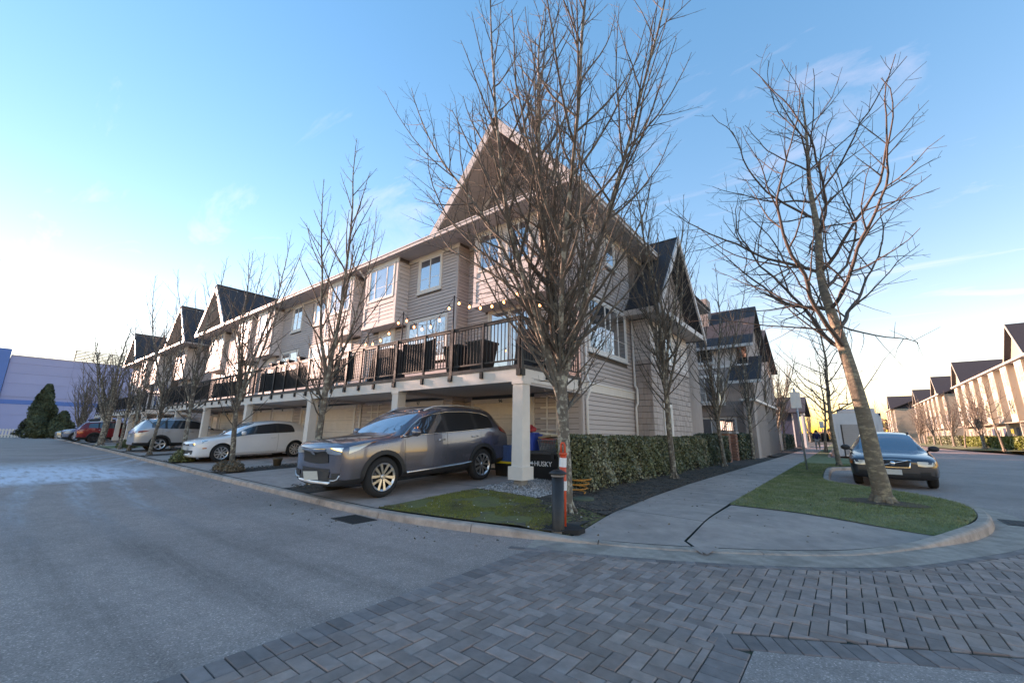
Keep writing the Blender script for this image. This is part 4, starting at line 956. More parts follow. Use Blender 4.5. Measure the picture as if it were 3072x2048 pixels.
hedge('dark hedge just past the brick pillars', -5.1, -4.1, 23.6, 28, .12, 1.4, M_leafB, 600, .06, 3)
hedge('pale green hedge before the second house porch', -5.1, -4.1, 28.2, 36, .14, 1.45, M_leafA, 450, .07, 4)
hedge('green hedge before the dark blue house', -5.1, -4.1, 44, 52, .16, 1.5, M_leafB, 300, .09, 5)
hedge('yellow-green sunlit hedge across the street, nearest length', 12.0, 13.0, 54, 66, .45, 1.55, M_leafY, 260, .10, 6)
hedge('yellow-green sunlit hedge across the street, middle length', 12.0, 13.0, 67.5, 79, .45, 1.6, M_leafY, 220, .11, 7)
hedge('green sunlit hedge across the street, farthest length', 12.0, 13.0, 81, 108, .5, 1.7, M_leafA, 120, .14, 8)
# evergreen at the end of the lane
def conifer(label, loc, H, Rad, seed, m, dens=9000):
    rng = np.random.default_rng(seed); o = thing('evergreen_tree', label, 'tree', loc)
    part('trunk', MB().tube([(loc[0], loc[1], loc[2]-.1), (loc[0]+.1, loc[1], loc[2]+H*.8)], [.16, .03], 8), M_bark, o)
    h = rng.random(dens)**.8; rad = Rad*np.clip(1.05-h, 0, 1)**.75*np.clip(h*6+.55, 0, 1); lump = 1+.10*np.sin(h*26+rng.normal(0,1.2,dens)); a = rng.random(dens)*6.283
    rad = rad*(.55+.45*rng.random(dens)**.4)*lump*(1+.25*np.sin(a*3+h*9)); P = np.stack([loc[0]+rad*np.cos(a), loc[1]+rad*np.sin(a), loc[2]+h*H*.97], 1)
    N = np.stack([np.cos(a), np.sin(a), .5*np.ones(dens)], 1)+rng.normal(0, .5, (dens, 3)); N /= np.linalg.norm(N, axis=1, keepdims=True)
    np_mesh_object('crown', leaf_quads(P, N, .16, rng, .1, 2.4), m, o, None, rng.random(dens)); return o
M_ever = mat('evergreen_needles', (.06, .075, .035), .7, var=.4, scale=1.2, tint=.5)
conifer('dark evergreen tree at the end of the lane beside the picket fence', (-80, 4.6, .1), 6.9, 1.7, 3, M_ever, 14000)
conifer('low spreading evergreen bush beneath the dark evergreen tree', (-78.5, 6.4, .1), 3.4, 1.5, 9, M_ever, 8000)
# ---- grass blades, gravel and bark chips (too many to count)
def scatter_poly(poly, n, rng):
    xs = [p[0] for p in poly]; ys = [p[1] for p in poly]; out = []
    while len(out) < n:
        q = rng.random((n, 2))*[max(xs)-min(xs), max(ys)-min(ys)]+[min(xs), min(ys)]
        out += [tuple(p) for p in q if inside(p, poly)]
    return out[:n]
def blades(name, pts, zf, h, m, rng, label):
    P = np.array([(x, y, zf(x, y)) for x, y in pts]); n = len(P); a = rng.random(n)*6.283; w = rng.uniform(.0025, .005, n); hh = h*rng.uniform(.4, 1.3, n); ln = rng.normal(0, .6, (n, 2))*hh[:, None]
    d = np.stack([np.cos(a)*w, np.sin(a)*w, 0*a], 1); tip = P+np.stack([ln[:, 0], ln[:, 1], hh], 1)
    o = np_mesh_object(name, np.stack([P-d, P+d, tip], 1), m, None, 'stuff', rng.random(n)); return tag(o, label, 'grass')
rg = np.random.default_rng(5)
M_blade = mat('grass_blade', (.20, .22, .075), .8, var=.3, scale=3, tint=.45, col2=(.32, .30, .16), mscale=2.2, mlo=.48, mhi=.62)
M_mossb = mat('moss_blade', (.22, .20, .04), .9, var=.35, scale=3, tint=.4, col2=(.16, .115, .06), mscale=2.0, mlo=.5, mhi=.62)
ptsA = [p for p in scatter_poly(corner, 26000, rg) if (math.sin(p[0]*3.1+1)*math.sin(p[1]*3.7)+.45*math.sin(p[0]*9)*math.sin(p[1]*8)) > -.30 and math.dist(p, (-3.4,5.9)) > .45]
blades('grass', ptsA, zl, .022, M_mossb, rg, 'thin mossy grass on the corner lawn beside the bollard')
near_v = [p for p in scatter_poly(verge, 90000, rg) if math.dist(p, (.4, 10.25)) > .42+.12*math.sin(p[0]*7) and p[1] < 24]
blades('grass', near_v, zv, .026, M_blade, rg, 'frosted grass on the street corner verge')
struct('tree_pit', sheet([(.4+.52*math.cos(a*.4)*1.2, 10.2+.45*math.sin(a*.4)) for a in range(16)], lambda x, y: zv(x, y)+.012, .2), mat('pit_soil', (.11,.06,.04), .95, var=.4, scale=30, bump=.8, bscale=60))
def stones(name, pts, zf, s0, s1, m, rng, label, cat, flat=.7):
    ico = np.array([(1,0,0),(-1,0,0),(0,1,0),(0,-1,0),(0,0,1),(0,0,-1)], float); F = [(0,2,4),(2,1,4),(1,3,4),(3,0,4),(2,0,5),(1,2,5),(3,1,5),(0,3,5)]
    tri = []
    for x, y in pts:
        s = rng.uniform(s0, s1); V = ico*s*rng.uniform(.65, 1.25, (6, 1))*[1, rng.uniform(.7,1.2), flat]; a = rng.random()*6.28
        V = V@np.array([[math.cos(a), math.sin(a), 0], [-math.sin(a), math.cos(a), 0], [0, 0, 1]])+[x, y, zf(x, y)+s*.25]
        tri += [V[list(f)] for f in F]
    P = np.array(tri); return tag(np_mesh_object(name, P, m, None, 'stuff', np.repeat(rng.random(len(pts)), 8)), label, cat)
M_grav = mat('river_gravel', (.34, .31, .30), .8, var=.2, scale=30, tint=.6)
gpoly = [(-5.93,6.39),(-5.3,6.35),(-4.54,6.46),(-4.5,8.0),(-5.0,8.2),(-5.93,8.6)]
stones('gravel', scatter_poly(gpoly, 5200, rg), lambda x, y: zy(x, y)+.012+.05*smooth01(1-math.dist((x,y),(-5.3,7.1))/.8), .009, .024, M_grav, rg, 'grey river gravel round the foot of the corner column', 'gravel')
M_chip = mat('bark_chip', (.12, .08, .06), .95, var=.4, scale=30, tint=.7)
mp_ = [(-2.96,6.05),(-3.1,8.4),(-3.2,12),(-3.2,20),(-4.3,20),(-4.4,8),(-4.5,6.5)]
stones('bark_chips', [p for p in scatter_poly(mp_, 9000, rg)]+scatter_poly([(-2.92,5.3),(-2.96,6.0),(-4.4,6.4),(-4.1,5.5)], 900, rg), zl, .008, .028, M_chip, rg, 'dark bark mulch along the foot of the hedge', 'mulch', .3)
for k, (a, b) in enumerate(((-9.38,-8.27),(-14.38,-13.42),(-19.73,-18.67),(-24.98,-24.02),(-30.18,-29.22))):
    ct = struct('planting_strip', sheet(lane_poly(a, b, 8.9, .3), lambda x, y, a=a, b=b: zy(x, y)+.004+.05*smooth01(min(x-a, b-x)/.3)*smooth01((y-kb(x))/.4), .25), M_soil)
stones('bark_chips', [p for a, b in ((-9.38,-8.27),(-14.38,-13.42),(-19.73,-18.67)) for p in scatter_poly([(a,4.25),(b,4.25),(b,7.5),(a,7.5)], 900, rg)], lambda x, y: zy(x, y)+.05, .01, .03, M_chip, rg, 'dark bark mulch in the strips between the driveways', 'mulch', .35)
struct('side_lawn', sheet(lane_poly(-39.1,-34.5,9,1), lambda x, y: zy(x, y)+.006, .8), M_lawn)
M_pale = mat('pale_pebble', (.55,.53,.5), .8, var=.1)
stones('pebbles', scatter_poly(corner, 60, rg)+scatter_poly(gpoly, 30, rg), lambda x, y: zl(x, y), .006, .02, M_pale, rg, 'pale pebbles strewn on the corner lawn', 'pebbles', .5)

# fallen leaves and grit
nl = 420; Pl = []
for x, y in scatter_poly([(-2.9,4.9),(-1.2,5.5),(.6,7.6),(1.2,8.6),(1.4,11.5),(-.4,14),(-1.7,20),(-3.9,20),(-4.1,7)], nl-120, rg): Pl.append((x, y, (zwalk(x, y) if x > -3.1 and x < -1.75 or y < 8.0 and x > -2.95 else (zv(x, y)+.012 if x > -1.75 else zl(x, y)+.01))+.006))
for x, y in scatter_poly([(-14,3.4),(-5,3.2),(-3.4,3.8),(-3.5,4.3),(-6,3.8),(-14,4.0)], 120, rg): Pl.append((x, y, .006))
Pl = np.array(Pl); Nn = rg.normal(0, .25, (len(Pl), 3)); Nn[:, 2] += 1; Nn /= np.linalg.norm(Nn, axis=1, keepdims=True)
tag(np_mesh_object('fallen_leaves', leaf_quads(Pl, Nn, .026, rg, 0, 1.5), mat('dead_leaf', (.16,.10,.06), .9, var=.3, scale=20, tint=.6), None, 'stuff', rg.random(len(Pl))), 'small dead leaves scattered along the pavement and gutter', 'leaves')
# ================================================================== VEHICLES
def paint(name, col, metal=.5, rough=.28):
    m = mat(name, col, rough, metal, var=.03, scale=4); b = m.node_tree.nodes['Principled BSDF']; b.inputs['Coat Weight'].default_value = 1.0; b.inputs['Coat Roughness'].default_value = .04; return m
M_tyre = mat('tyre_rubber', (.022, .021, .022), .85, var=.2, scale=30); M_plast = mat('black_plastic', (.030, .030, .032), .6, var=.15, scale=20)
M_chrome = mat('chrome', (.75, .75, .76), .15, 1.0, var=0); M_alloy = mat('alloy_silver', (.62, .62, .63), .3, .9, var=.05); M_alloyd = mat('alloy_dark', (.05, .05, .055), .4, .6, var=.05)
M_carglass = glass_mat('car_glass', (.012, .013, .015), .10, (.9, .95, 1)); M_screen = glass_mat('windscreen_glass', (.03, .032, .035), .26, (.85, .92, 1))
M_lamp = glass_mat('headlamp_lens', (.55, .50, .42), .12, (1, 1, 1)); M_tail = mat('tail_lamp', (.30, .012, .012), .2, 0, var=.1, scale=20); M_tail.node_tree.nodes['Principled BSDF'].inputs['Coat Weight'].default_value = 1
M_plate = mat('number_plate', (.62, .62, .58), .5, 0, var=.08, scale=30); M_amber = mat('amber_lens', (.65, .16, .03), .3, 0, var=0)
def HS(s, hw, zb, ze, zc): return dict(s=s, hw=hw, zb=zb, zsh=zb+(ze-zb)*.62, zbelt=ze-.05, hwb=hw*.975, zg=ze, hwg=hw*.90, zr=ze+.02, hwr=hw*.76, zt=zc)
def GS(s, hw, zb, zbelt, zr, hwr): return dict(s=s, hw=hw, zb=zb, zsh=zb+(zbelt-zb)*.62, zbelt=zbelt, hwb=hw*.965, zg=zr-.12, hwg=hwr+.045, zr=zr-.045, hwr=hwr, zt=zr)
def car(name, label, spec, loc, rz, pitch=0.0, group=None):
    """vehicle: lofted body cut by the wheel arches, panes split off, lamps and trim laid onto the surface. Local -Y is the front."""
    L = spec['L']; root = thing(name, label, 'car', loc, group); ORG[root.name] = np.zeros(3); root.rotation_euler = (pitch, 0, rz)
    st = spec['st']; R = []
    regs = ['body', 'windscreen', 'rear_window', 'cladding', 'pillar', 'wheel_well']; side_ids = {}
    for a in st:
        y = a['s']-L/2
        half = [(0, a['zb']), (a['hw']*.86, a['zb']), (a['hw']*.985, a['zb']+(.20 if spec.get('clad') else .13)*(a['zbelt']-a['zb'])), (a['hw'], a['zsh']), (a['hwb'], a['zbelt']), (a['hwg'], a['zg']), (a['hwr'], a['zr']), (a['hwr']*.6, a['zt']-.012), (0, a['zt'])]
        ring = [(x, z) for x, z in half]+[(-x, z) for x, z in half[-2:0:-1]]
        R.append([(x, y-(a.get('bow', 0)*(1-(x/max(.01, a['hw']))**2)), z) for x, z in ring])
    n = 16; V = [p for r in R for p in r]; F = []; mi = []
    def row(q): return q if q <= 7 else 15-q                 # band number of ring edge q
    for i in range(len(st)-1):
        for q in range(n):
            F.append((i*n+q, (i+1)*n+q, (i+1)*n+(q+1) % n, i*n+(q+1) % n)); b = row(q); k = 0
            if b == 4 and i in spec['win']: sd = 0 if q < 8 else 1; k = side_ids.setdefault((spec['win'][i], sd), 9+len(side_ids))
            elif b == 4 and i in spec.get('pil', ()): sd = 0 if q < 8 else 1; k = side_ids.setdefault(('pillar', i, sd), 9+len(side_ids))
            elif b >= 6 and i in spec['ws']: k = 1
            elif b >= 6 and i in spec['rw']: k = 2
            elif b <= 1 and spec.get('clad'): k = 3
            mi.append(k)
    for e in (0, len(st)-1):                                  # end caps
        for q in range(8):
            a, b, c, d = e*n+q, e*n+q+1, e*n+(n-q-1) % n, e*n+(n-q) % n
            f = [a, b, c, d]; f = [v for j, v in enumerate(f) if v not in f[:j]]
            if len(f) >= 3: F.append(tuple(f if e == 0 else f[::-1])); mi.append(3 if (q <= 1 and spec.get('clad')) else 0)
    me = bpy.data.meshes.new('cage'); me.from_pydata(V, [], F); nm = 9+len(side_ids)
    for _ in range(nm): me.materials.append(M_plast)
    me.polygons.foreach_set('material_index', mi); me.update()
    bm = bmesh.new(); bm.from_mesh(me); cl = bm.edges.layers.float.new('crease_edge') if 'crease_edge' not in bm.edges.layers.float else bm.edges.layers.float['crease_edge']
    bm.verts.ensure_lookup_table()
    for e in bm.edges:
        a, b = e.verts[0].index, e.verts[1].index
        if abs(a-b) == n and a % n in (4, 12): e[cl] = .45
        if abs(a-b) == n and a % n in (3, 13): e[cl] = .25
        mm = {f.material_index for f in e.link_faces}
        if len(mm) > 1: e[cl] = max(e[cl], .55)
    bmesh.ops.recalc_face_normals(bm, faces=bm.faces); bm.to_mesh(me); bm.free()
    tmp = bpy.data.objects.new('tmp', me); COL.objects.link(tmp); ss = tmp.modifiers.new('s', 'SUBSURF'); ss.levels = 2; ss.render_levels = 2
    wr = spec['wr']; cut = MB(); ra = wr+spec.get('arch', .05)
    for ax in spec['axles']:
        for sd in (-1, 1):
            w0, w1 = spec['W']/2-.30, spec['W']/2+.2; cut.lathe([(ra, sd*w0), (ra, sd*w1)] if sd > 0 else [(ra, sd*w1), (ra, sd*w0)], (0, ax-L/2, wr), 36, 'x')
    cm = make_mesh('cut', cut.v, cut.f, M_plast)
    for _ in range(nm-1): cm.materials.append(M_plast)
    cm.polygons.foreach_set('material_index', [(5, 6, 7, 8)[int(k*4/len(cm.polygons))] for k in range(len(cm.polygons))]); bmc = bmesh.new(); bmc.from_mesh(cm); bmesh.ops.recalc_face_normals(bmc, faces=bmc.faces); bmc.to_mesh(cm); bmc.free()
    co = bpy.data.objects.new('cut', cm); COL.objects.link(co); bo = tmp.modifiers.new('b', 'BOOLEAN'); bo.object = co; bo.operation = 'DIFFERENCE'; bo.solver = 'EXACT'
    dg = bpy.context.evaluated_depsgraph_get(); ev = bpy.data.meshes.new_from_object(tmp.evaluated_get(dg))
    VV = [v.co.copy() for v in ev.vertices]; groups = {}
    for p in ev.polygons: groups.setdefault(p.material_index, []).append(tuple(p.vertices))
    ss2 = tmp.modifiers.remove(bo); dg = bpy.context.evaluated_depsgraph_get(); ev2 = bpy.data.meshes.new_from_object(tmp.evaluated_get(dg)); bvh = BVHTree.FromPolygons([v.co.copy() for v in ev2.vertices], [tuple(p.vertices) for p in ev2.polygons])
    bpy.data.objects.remove(tmp); bpy.data.objects.remove(co)
    inv = {v: k for k, v in side_ids.items()}
    def sub(fs):
        mp = {}; mb = MB()
        for f in fs:
            mb.f.append(tuple(mp.setdefault(i, len(mp)) for i in f))
        mb.v = [None]*len(mp)
        for i, j in mp.items(): mb.v[j] = tuple(VV[i])
        return mb
    body = part('body', sub(groups[0]), spec['paint'], root, smooth=True)
    for k, fs in sorted(groups.items()):
        if k == 0: continue
        mb = sub(fs)
        if k == 1: part('windscreen', mb, M_screen, root, True)
        elif k == 2: part('rear_window', mb, M_carglass, root, True)
        elif k == 3: part('cladding', mb, M_plast, root, True)
        elif k == 4: part('pillar', mb, M_plast, root, True)
        elif 5 <= k <= 8: part('wheel_well', mb, M_plast, root, True)
        elif k >= 9: part('pillar' if inv[k][0] == 'pillar' else 'side_window', mb, M_plast if inv[k][0] == 'pillar' else M_carglass, root, True)
    def hit(o, d):
        h = bvh.ray_cast(Vector(o), Vector(d)); return h[0], h[1]
    def patch(nm_, A, B, m, view, rows=3, eps=.006, sides=(1,), parent=None):
        """skin between two polylines given in side view (y from front, z) or end view (x, z), laid onto the body"""
        for sd in sides:
            mb = MB(); c = len(A); bad = False
            for r in range(rows):
                t = r/(rows-1)
                for p, q in zip(A, B):
                    u, z = p[0]+(q[0]-p[0])*t, p[1]+(q[1]-p[1])*t
                    if view == 'side': h, nn = hit((sd*3, u-L/2, z), (-sd, 0, 0))
                    elif view == 'front': h, nn = hit((sd*u, -L, z), (0, 1, 0))
                    else: h, nn = hit((sd*u, L, z), (0, -1, 0))
                    if h is None: bad = True; break
                    out = {'side': Vector((sd, 0, 0)), 'front': Vector((0, -1, 0)), 'rear': Vector((0, 1, 0))}[view]; mb.v.append(tuple(h+out*eps))
                if bad: break
            if bad: continue
            mb.f = [(r*c+k, r*c+k+1, (r+1)*c+k+1, (r+1)*c+k) for r in range(rows-1) for k in range(c-1)]
            part(nm_, mb, m, parent or root, True)
    def line(nm_, P, m, r, sides=(1, -1), view='side', eps=.0, dens_=.06):
        P = dens(P, dens_)
        for sd in sides:
            pts = []
            for u, z in P:
                h, nn = hit((sd*3, u-L/2, z), (-sd, 0, 0)) if view == 'side' else (hit((sd*u, -L, z), (0, 1, 0)) if view == 'front' else hit((sd*u, L, z), (0, -1, 0)))
                if h: pts.append(h+(Vector((sd, 0, 0)) if view == 'side' else Vector((0, -1 if view == 'front' else 1, 0)))*eps)
            if len(pts) > 1: part(nm_, MB().tube(pts, r, 5), m, root, True)
    spec['trim'](patch, line, hit, root)
    # wheels
    for ax in spec['axles']:
        for sd in (-1, 1):
            xo = sd*(spec['W']/2-.035); c = (0, ax-L/2, wr); tw = .20; ri = wr*.70
            hub = part('wheel', MB().lathe([(.05, xo-sd*.06), (ri*.9, xo-sd*.07), (ri*.9, xo-sd*tw)][::sd], c, 20, 'x'), M_alloyd, root, True)
            prof = [(ri, xo-sd*.01), (ri+.02, xo+sd*.005), (wr-.05, xo+sd*.0), (wr-.012, xo-sd*.02), (wr, xo-sd*.05), (wr, xo-sd*(tw-.05)), (wr-.02, xo-sd*tw), (ri, xo-sd*tw)]
            mb = MB(); nn = 32
            for r_, h_ in prof:
                for q in range(nn):
                    w = 2*math.pi*q/nn; mb.v.append((h_, c[1]+r_*math.cos(w), c[2]+r_*math.sin(w)))
            for j in range(len(prof)-1):
                for q in range(nn): mb.f.append((j*nn+q, j*nn+(q+1) % nn, (j+1)*nn+(q+1) % nn, (j+1)*nn+q))
            part('tyre', mb, M_tyre, hub, True)
            rim = MB(); ns = spec.get('spokes', 5); ph = rnd.uniform(0, 1)
            ringp = [(ri*.86, xo-sd*.02), (ri, xo-sd*.0), (ri, xo-sd*.03)]
            for (r_, h_) in ringp:
                for q in range(nn):
                    w = 2*math.pi*q/nn; rim.v.append((h_, c[1]+r_*math.cos(w), c[2]+r_*math.sin(w)))
            for j in range(2):
                for q in range(nn): rim.f.append((j*nn+q, j*nn+(q+1) % nn, (j+1)*nn+(q+1) % nn, (j+1)*nn+q))
            for k in range(ns):
                w = 2*math.pi*(k+ph)/ns; d = Vector((0, math.cos(w), math.sin(w))); t = Vector((0, -math.sin(w), math.cos(w)))
                for off in ((-.5, .5) if spec.get('twin') else (0,)):
                    w1, w2 = (.018, .026) if spec.get('twin') else (.030, .045); x0 = xo-sd*.005; x1 = xo-sd*.03; C0 = Vector((0, c[1], c[2]))
                    p = [C0+d*.04+t*(off*.05-w1), C0+d*.04+t*(off*.05+w1), C0+d*ri*.93+t*(off*.13*(ri/.25)+w2), C0+d*ri*.93+t*(off*.13*(ri/.25)-w2)]
                    q = [(x1, v.y, v.z) for v in p]+[(x0 if i > 1 else x0-sd*.015, v.y, v.z) for i, v in enumerate(p)]; rim.hexa(q)
            rim.lathe([(.035, xo-sd*.03), (.045, xo-sd*.012), (.03, xo-sd*.004)], c, 12, 'x')
            part('rim', rim, spec.get('rim', M_alloy), hub)
            if spec.get('archring'):
                pts_o, pts_i = [], []
                for k in range(25):
                    w = math.radians(-8+196*k/24); 
                    a = (ax+(ra+.075)*math.cos(w), wr+(ra+.075)*math.sin(w)); b = (ax+(ra-.004)*math.cos(w), wr+(ra-.004)*math.sin(w))
                    pts_o.append(a); pts_i.append(b)
                patch('arch_trim', pts_o, pts_i, M_plast, 'side', 2, .012, (sd,))
    return root
def common_trim(L, W, doors, zsill, zbelt, handles, mirror, front_fn=None, rear_fn=None, handle_m=None, paintm=None):
    def f(patch, line, hit, root):
        for d in doors: line('door_seam', d, M_plast, .0035)
        for (y, z) in handles:
            line('door_handle', [(y-.09, z), (y+.09, z+.005)], handle_m or paintm, .014, eps=.018)
        my, mz = mirror
        for sd in (-1, 1):
            h, _ = hit((sd*3, my-L/2, mz), (-sd, 0, 0)); x = h.x if h else sd*W/2
            mb = MB(); cx, cy, cz = x+sd*.13, my-L/2-.01, mz+.07
            prof = [(.02, .05), (.06, .075), (.085, .085), (.085, .05), (.03, .02)]
            mb.lathe([(.045, -.06), (.085, -.035), (.095, .02), (.088, .06), (.02, .065)], (0, 0, 0), 14, 'y')
            mb.v = [(cx+v[0]*1.25, cy+v[1], cz+v[2]*.85) for v in mb.v]
            mb.tube([(x-sd*.02, cy+.02, mz), (cx-sd*.03, cy, cz-.03)], .022, 6); part('wing_mirror', mb, paintm, root, True)
        if front_fn: front_fn(patch, line, hit, root)
        if rear_fn: rear_fn(patch, line, hit, root)
    return f
# ---- grey crossover (nearest car)
P_grey = paint('steel_grey_paint', (.15, .155, .195), .65, .26)
def suv_front(patch, line, hit, root):
    patch('headlamp', [(.40,.885),(.52,.895),(.66,.90),(.80,.905)], [(.42,.80),(.54,.79),(.66,.785),(.79,.79)], M_lamp, 'front', 4, .012, (1, -1))
    patch('headlamp_side', [(.24,.915),(.40,.945),(.66,.985)], [(.22,.80),(.40,.86),(.66,.975)], M_lamp, 'side', 4, .012, (1, -1)); patch('side_marker', [(.62,.975),(.74,.995)], [(.62,.965),(.74,.988)], M_amber, 'side', 2, .014, (1, -1))
    patch('grille', [(-.42,.885),(-.2,.89),(0,.89),(.2,.89),(.42,.885)], [(-.44,.64),(-.2,.62),(0,.615),(.2,.62),(.44,.64)], M_plast, 'front', 4, .010)
    patch('grille_bar', [(-.42,.88),(-.2,.875),(0,.865),(.2,.875),(.42,.88)], [(-.42,.845),(-.2,.82),(0,.80),(.2,.82),(.42,.845)], M_chrome, 'front', 3, .024)
    patch('emblem', [(-.06,.875),(0,.878),(.06,.875)], [(-.05,.775),(0,.765),(.05,.775)], M_chrome, 'front', 3, .036)
    patch('lower_grille', [(-.50,.50),(0,.50),(.50,.50)], [(-.46,.37),(0,.36),(.46,.37)], M_plast, 'front', 3, .010)
    patch('bumper_insert', [(-.80,.55),(-.4,.54),(0,.535),(.4,.54),(.80,.55)], [(-.80,.515),(-.4,.505),(0,.505),(.4,.505),(.80,.515)], M_plast, 'front', 2, .008)
    patch('skid_plate', [(-.58,.335),(0,.325),(.58,.335)], [(-.5,.29),(0,.28),(.5,.29)], M_alloy, 'front', 3, .014)
    patch('fog_lamp', [(.56,.475),(.68,.48),(.78,.49)], [(.56,.385),(.68,.385),(.74,.40)], M_plast, 'front', 3, .012, (1, -1))
    line('fog_lamp_trim', [(.54,.355),(.66,.36),(.74,.385),(.78,.45)], M_alloy, .013, (1, -1), 'front', .012, .04)
    h, _ = hit((.1, -4, .44), (0, 1, 0)); y = h.y-.03
    b = MB(); b.hexa([(.0, y-.16, .35), (.20, y-.02, .35), (.205, y-.01, .35), (.005, y-.15, .35), (.0, y-.19, .50), (.20, y-.05, .50), (.205, y-.04, .50), (.005, y-.18, .50)]); part('number_plate', b, M_plate, root)
    line('side_moulding', [(1.42,.385),(2.9,.425),(3.22,.45)], M_chrome, .022, (1, -1), 'side', .010)
    for sd in (-1, 1): part('roof_rail', MB().tube([(sd*.60, -.25, 1.565), (sd*.615, .0, 1.655), (sd*.62, .7, 1.69), (sd*.605, 1.45, 1.645), (sd*.59, 1.62, 1.585)], .018, 8), M_alloy, root, True)
    line('window_trim', [(1.34,1.06),(2.0,1.085),(2.9,1.115),(3.9,1.165)], M_chrome, .011, (1, -1), 'side', .004)
    line('window_trim', [(1.34,1.07),(1.62,1.265),(1.85,1.40),(2.1,1.475),(2.6,1.54),(3.2,1.55),(3.7,1.515),(3.98,1.43)], M_chrome, .009, (1, -1), 'side', .004)
    patch('tail_lamp', [(4.16,1.20),(4.32,1.19),(4.44,1.16)], [(4.22,1.09),(4.34,1.06),(4.48,1.02)], M_tail, 'side', 3, .012, (1, -1))
    patch('tail_lamp', [(.56,1.30),(.68,1.28)], [(.60,.98),(.80,.98)], M_tail, 'rear', 4, .012, (1, -1))
def suv_spec(paintm, clad=True, extra=None, rim=None, spokes=5, twin=False):
    st = [HS(.0, .70, .32, .80, .83), HS(.04, .83, .245, .925, .955), HS(.18, .885, .235, .965, 1.005), HS(.50, .91, .235, 1.005, 1.055), HS(.95, .922, .235, 1.045, 1.10), HS(1.26, .926, .235, 1.075, 1.125),
          GS(1.62, .928, .235, 1.075, 1.42, .67), GS(2.0, .928, .235, 1.09, 1.61, .645), GS(2.42, .928, .235, 1.105, 1.68, .64), GS(2.49, .928, .235, 1.108, 1.685, .64), GS(3.35, .928, .235, 1.135, 1.685, .63), GS(3.42, .928, .235, 1.138, 1.682, .63), GS(3.98, .925, .25, 1.18, 1.645, .61), GS(4.16, .92, .26, 1.21, 1.61, .595),
          HS(4.47, .90, .30, 1.12, 1.17), HS(4.56, .87, .33, 1.0, 1.02), HS(4.60, .80, .38, .86, .88)]
    st[13]['zg'] = 1.42
    for i, (d, bw) in enumerate(((.10,.10),(.10,.10),(.08,.09),(.03,.05))): st[i]['s'] += d; st[i]['bow'] = bw
    for i, bw in ((-1,-.06),(-2,-.06),(-3,-.05)): st[i]['bow'] = bw
    def trim(patch, line, hit, root):
        common_trim(4.6, 1.855, [[(1.42,.36),(1.36,.7),(1.36,1.0)], [(2.46,.36),(2.46,1.09)], [(3.22,.48),(3.50,.75),(3.52,1.10)], [(1.42,.36),(3.15,.36)]], .3, 1.05, [(2.28,.955),(3.30,.99)], (1.52, 1.06), None, None, M_chrome, paintm)(patch, line, hit, root)
        (extra or suv_front)(patch, line, hit, root)
    return dict(L=4.6, W=1.855, st=st, win={5: 'a', 6: 'a', 7: 'a', 9: 'b', 11: 'c'}, pil=(8, 10), ws=(5, 6), rw=(13,), clad=clad, wr=.355, axles=(.92, 3.58), arch=.045, archring=clad, paint=paintm, trim=trim, rim=rim or M_alloy, spokes=spokes, twin=twin)
cr_y = (4.72+7.36)/2+.05
car('parked_car', 'dark grey SUV parked nose-out on the nearest driveway beside the corner column', suv_spec(P_grey, rim=M_alloy, spokes=5, twin=True), (-7.55, cr_y, zy(-7.5, cr_y)+.002), 0.0, .038)
# ---- white hatchback
P_white = paint('white_paint', (.84, .83, .83), 0.0, .35)
def hatch_front(patch, line, hit, root):
    patch('headlamp', [(.34,.665),(.52,.675),(.70,.68)], [(.36,.585),(.52,.575),(.66,.59)], M_lamp, 'front', 3, .01, (1, -1)); patch('headlamp_side', [(.12,.74),(.3,.765),(.46,.775)], [(.10,.64),(.28,.67),(.44,.76)], M_lamp, 'side', 3, .01, (1, -1))
    patch('grille', [(-.34,.665),(0,.67),(.34,.665)], [(-.34,.595),(0,.59),(.34,.595)], M_plast, 'front', 3, .01); patch('lower_grille', [(-.62,.44),(0,.44),(.62,.44)], [(-.58,.30),(0,.29),(.58,.30)], M_plast, 'front', 3, .01)
    patch('number_plate', [(-.16,.54),(0,.54),(.16,.54)], [(-.16,.44),(0,.44),(.16,.44)], M_plate, 'front', 2, .03)
    patch('side_marker', [(.30,.52),(.42,.525)], [(.30,.485),(.42,.49)], M_amber, 'side', 2, .01, (1, -1))
    patch('tail_lamp', [(3.98,.93),(4.12,.92)], [(4.02,.78),(4.16,.78)], M_tail, 'side', 3, .01, (1, -1))
hst = [HS(.0, .55, .32, .60, .62), HS(.05, .74, .20, .70, .73), HS(.20, .84, .17, .755, .80), HS(.55, .885, .16, .82, .87), HS(.95, .893, .16, .875, .92), HS(1.20, .893, .16, .905, .955),
       GS(1.62, .893, .16, .925, 1.26, .62), GS(1.98, .893, .16, .945, 1.41, .60), GS(2.72, .893, .16, .965, 1.465, .59), GS(2.80, .893, .16, .967, 1.465, .59), GS(3.42, .89, .17, .985, 1.43, .575), GS(3.66, .885, .18, 1.0, 1.385, .56),
       HS(4.08, .86, .24, .97, 1.00), HS(4.19, .82, .30, .80, .82), HS(4.21, .74, .36, .66, .68)]
hst[11]['zg'] = 1.2
for i, (d, bw) in enumerate(((.06,.10),(.06,.10),(.05,.08),(.02,.04))): hst[i]['s'] += d; hst[i]['bow'] = bw
def hatch_trim(patch, line, hit, root):
    common_trim(4.21, 1.786, [[(1.32,.28),(1.30,.88)], [(2.76,.28),(2.78,.95)], [(1.32,.28),(2.76,.28)]], .2, .93, [(2.60,.80)], (1.50, .93), None, None, P_white, P_white)(patch, line, hit, root); hatch_front(patch, line, hit, root)
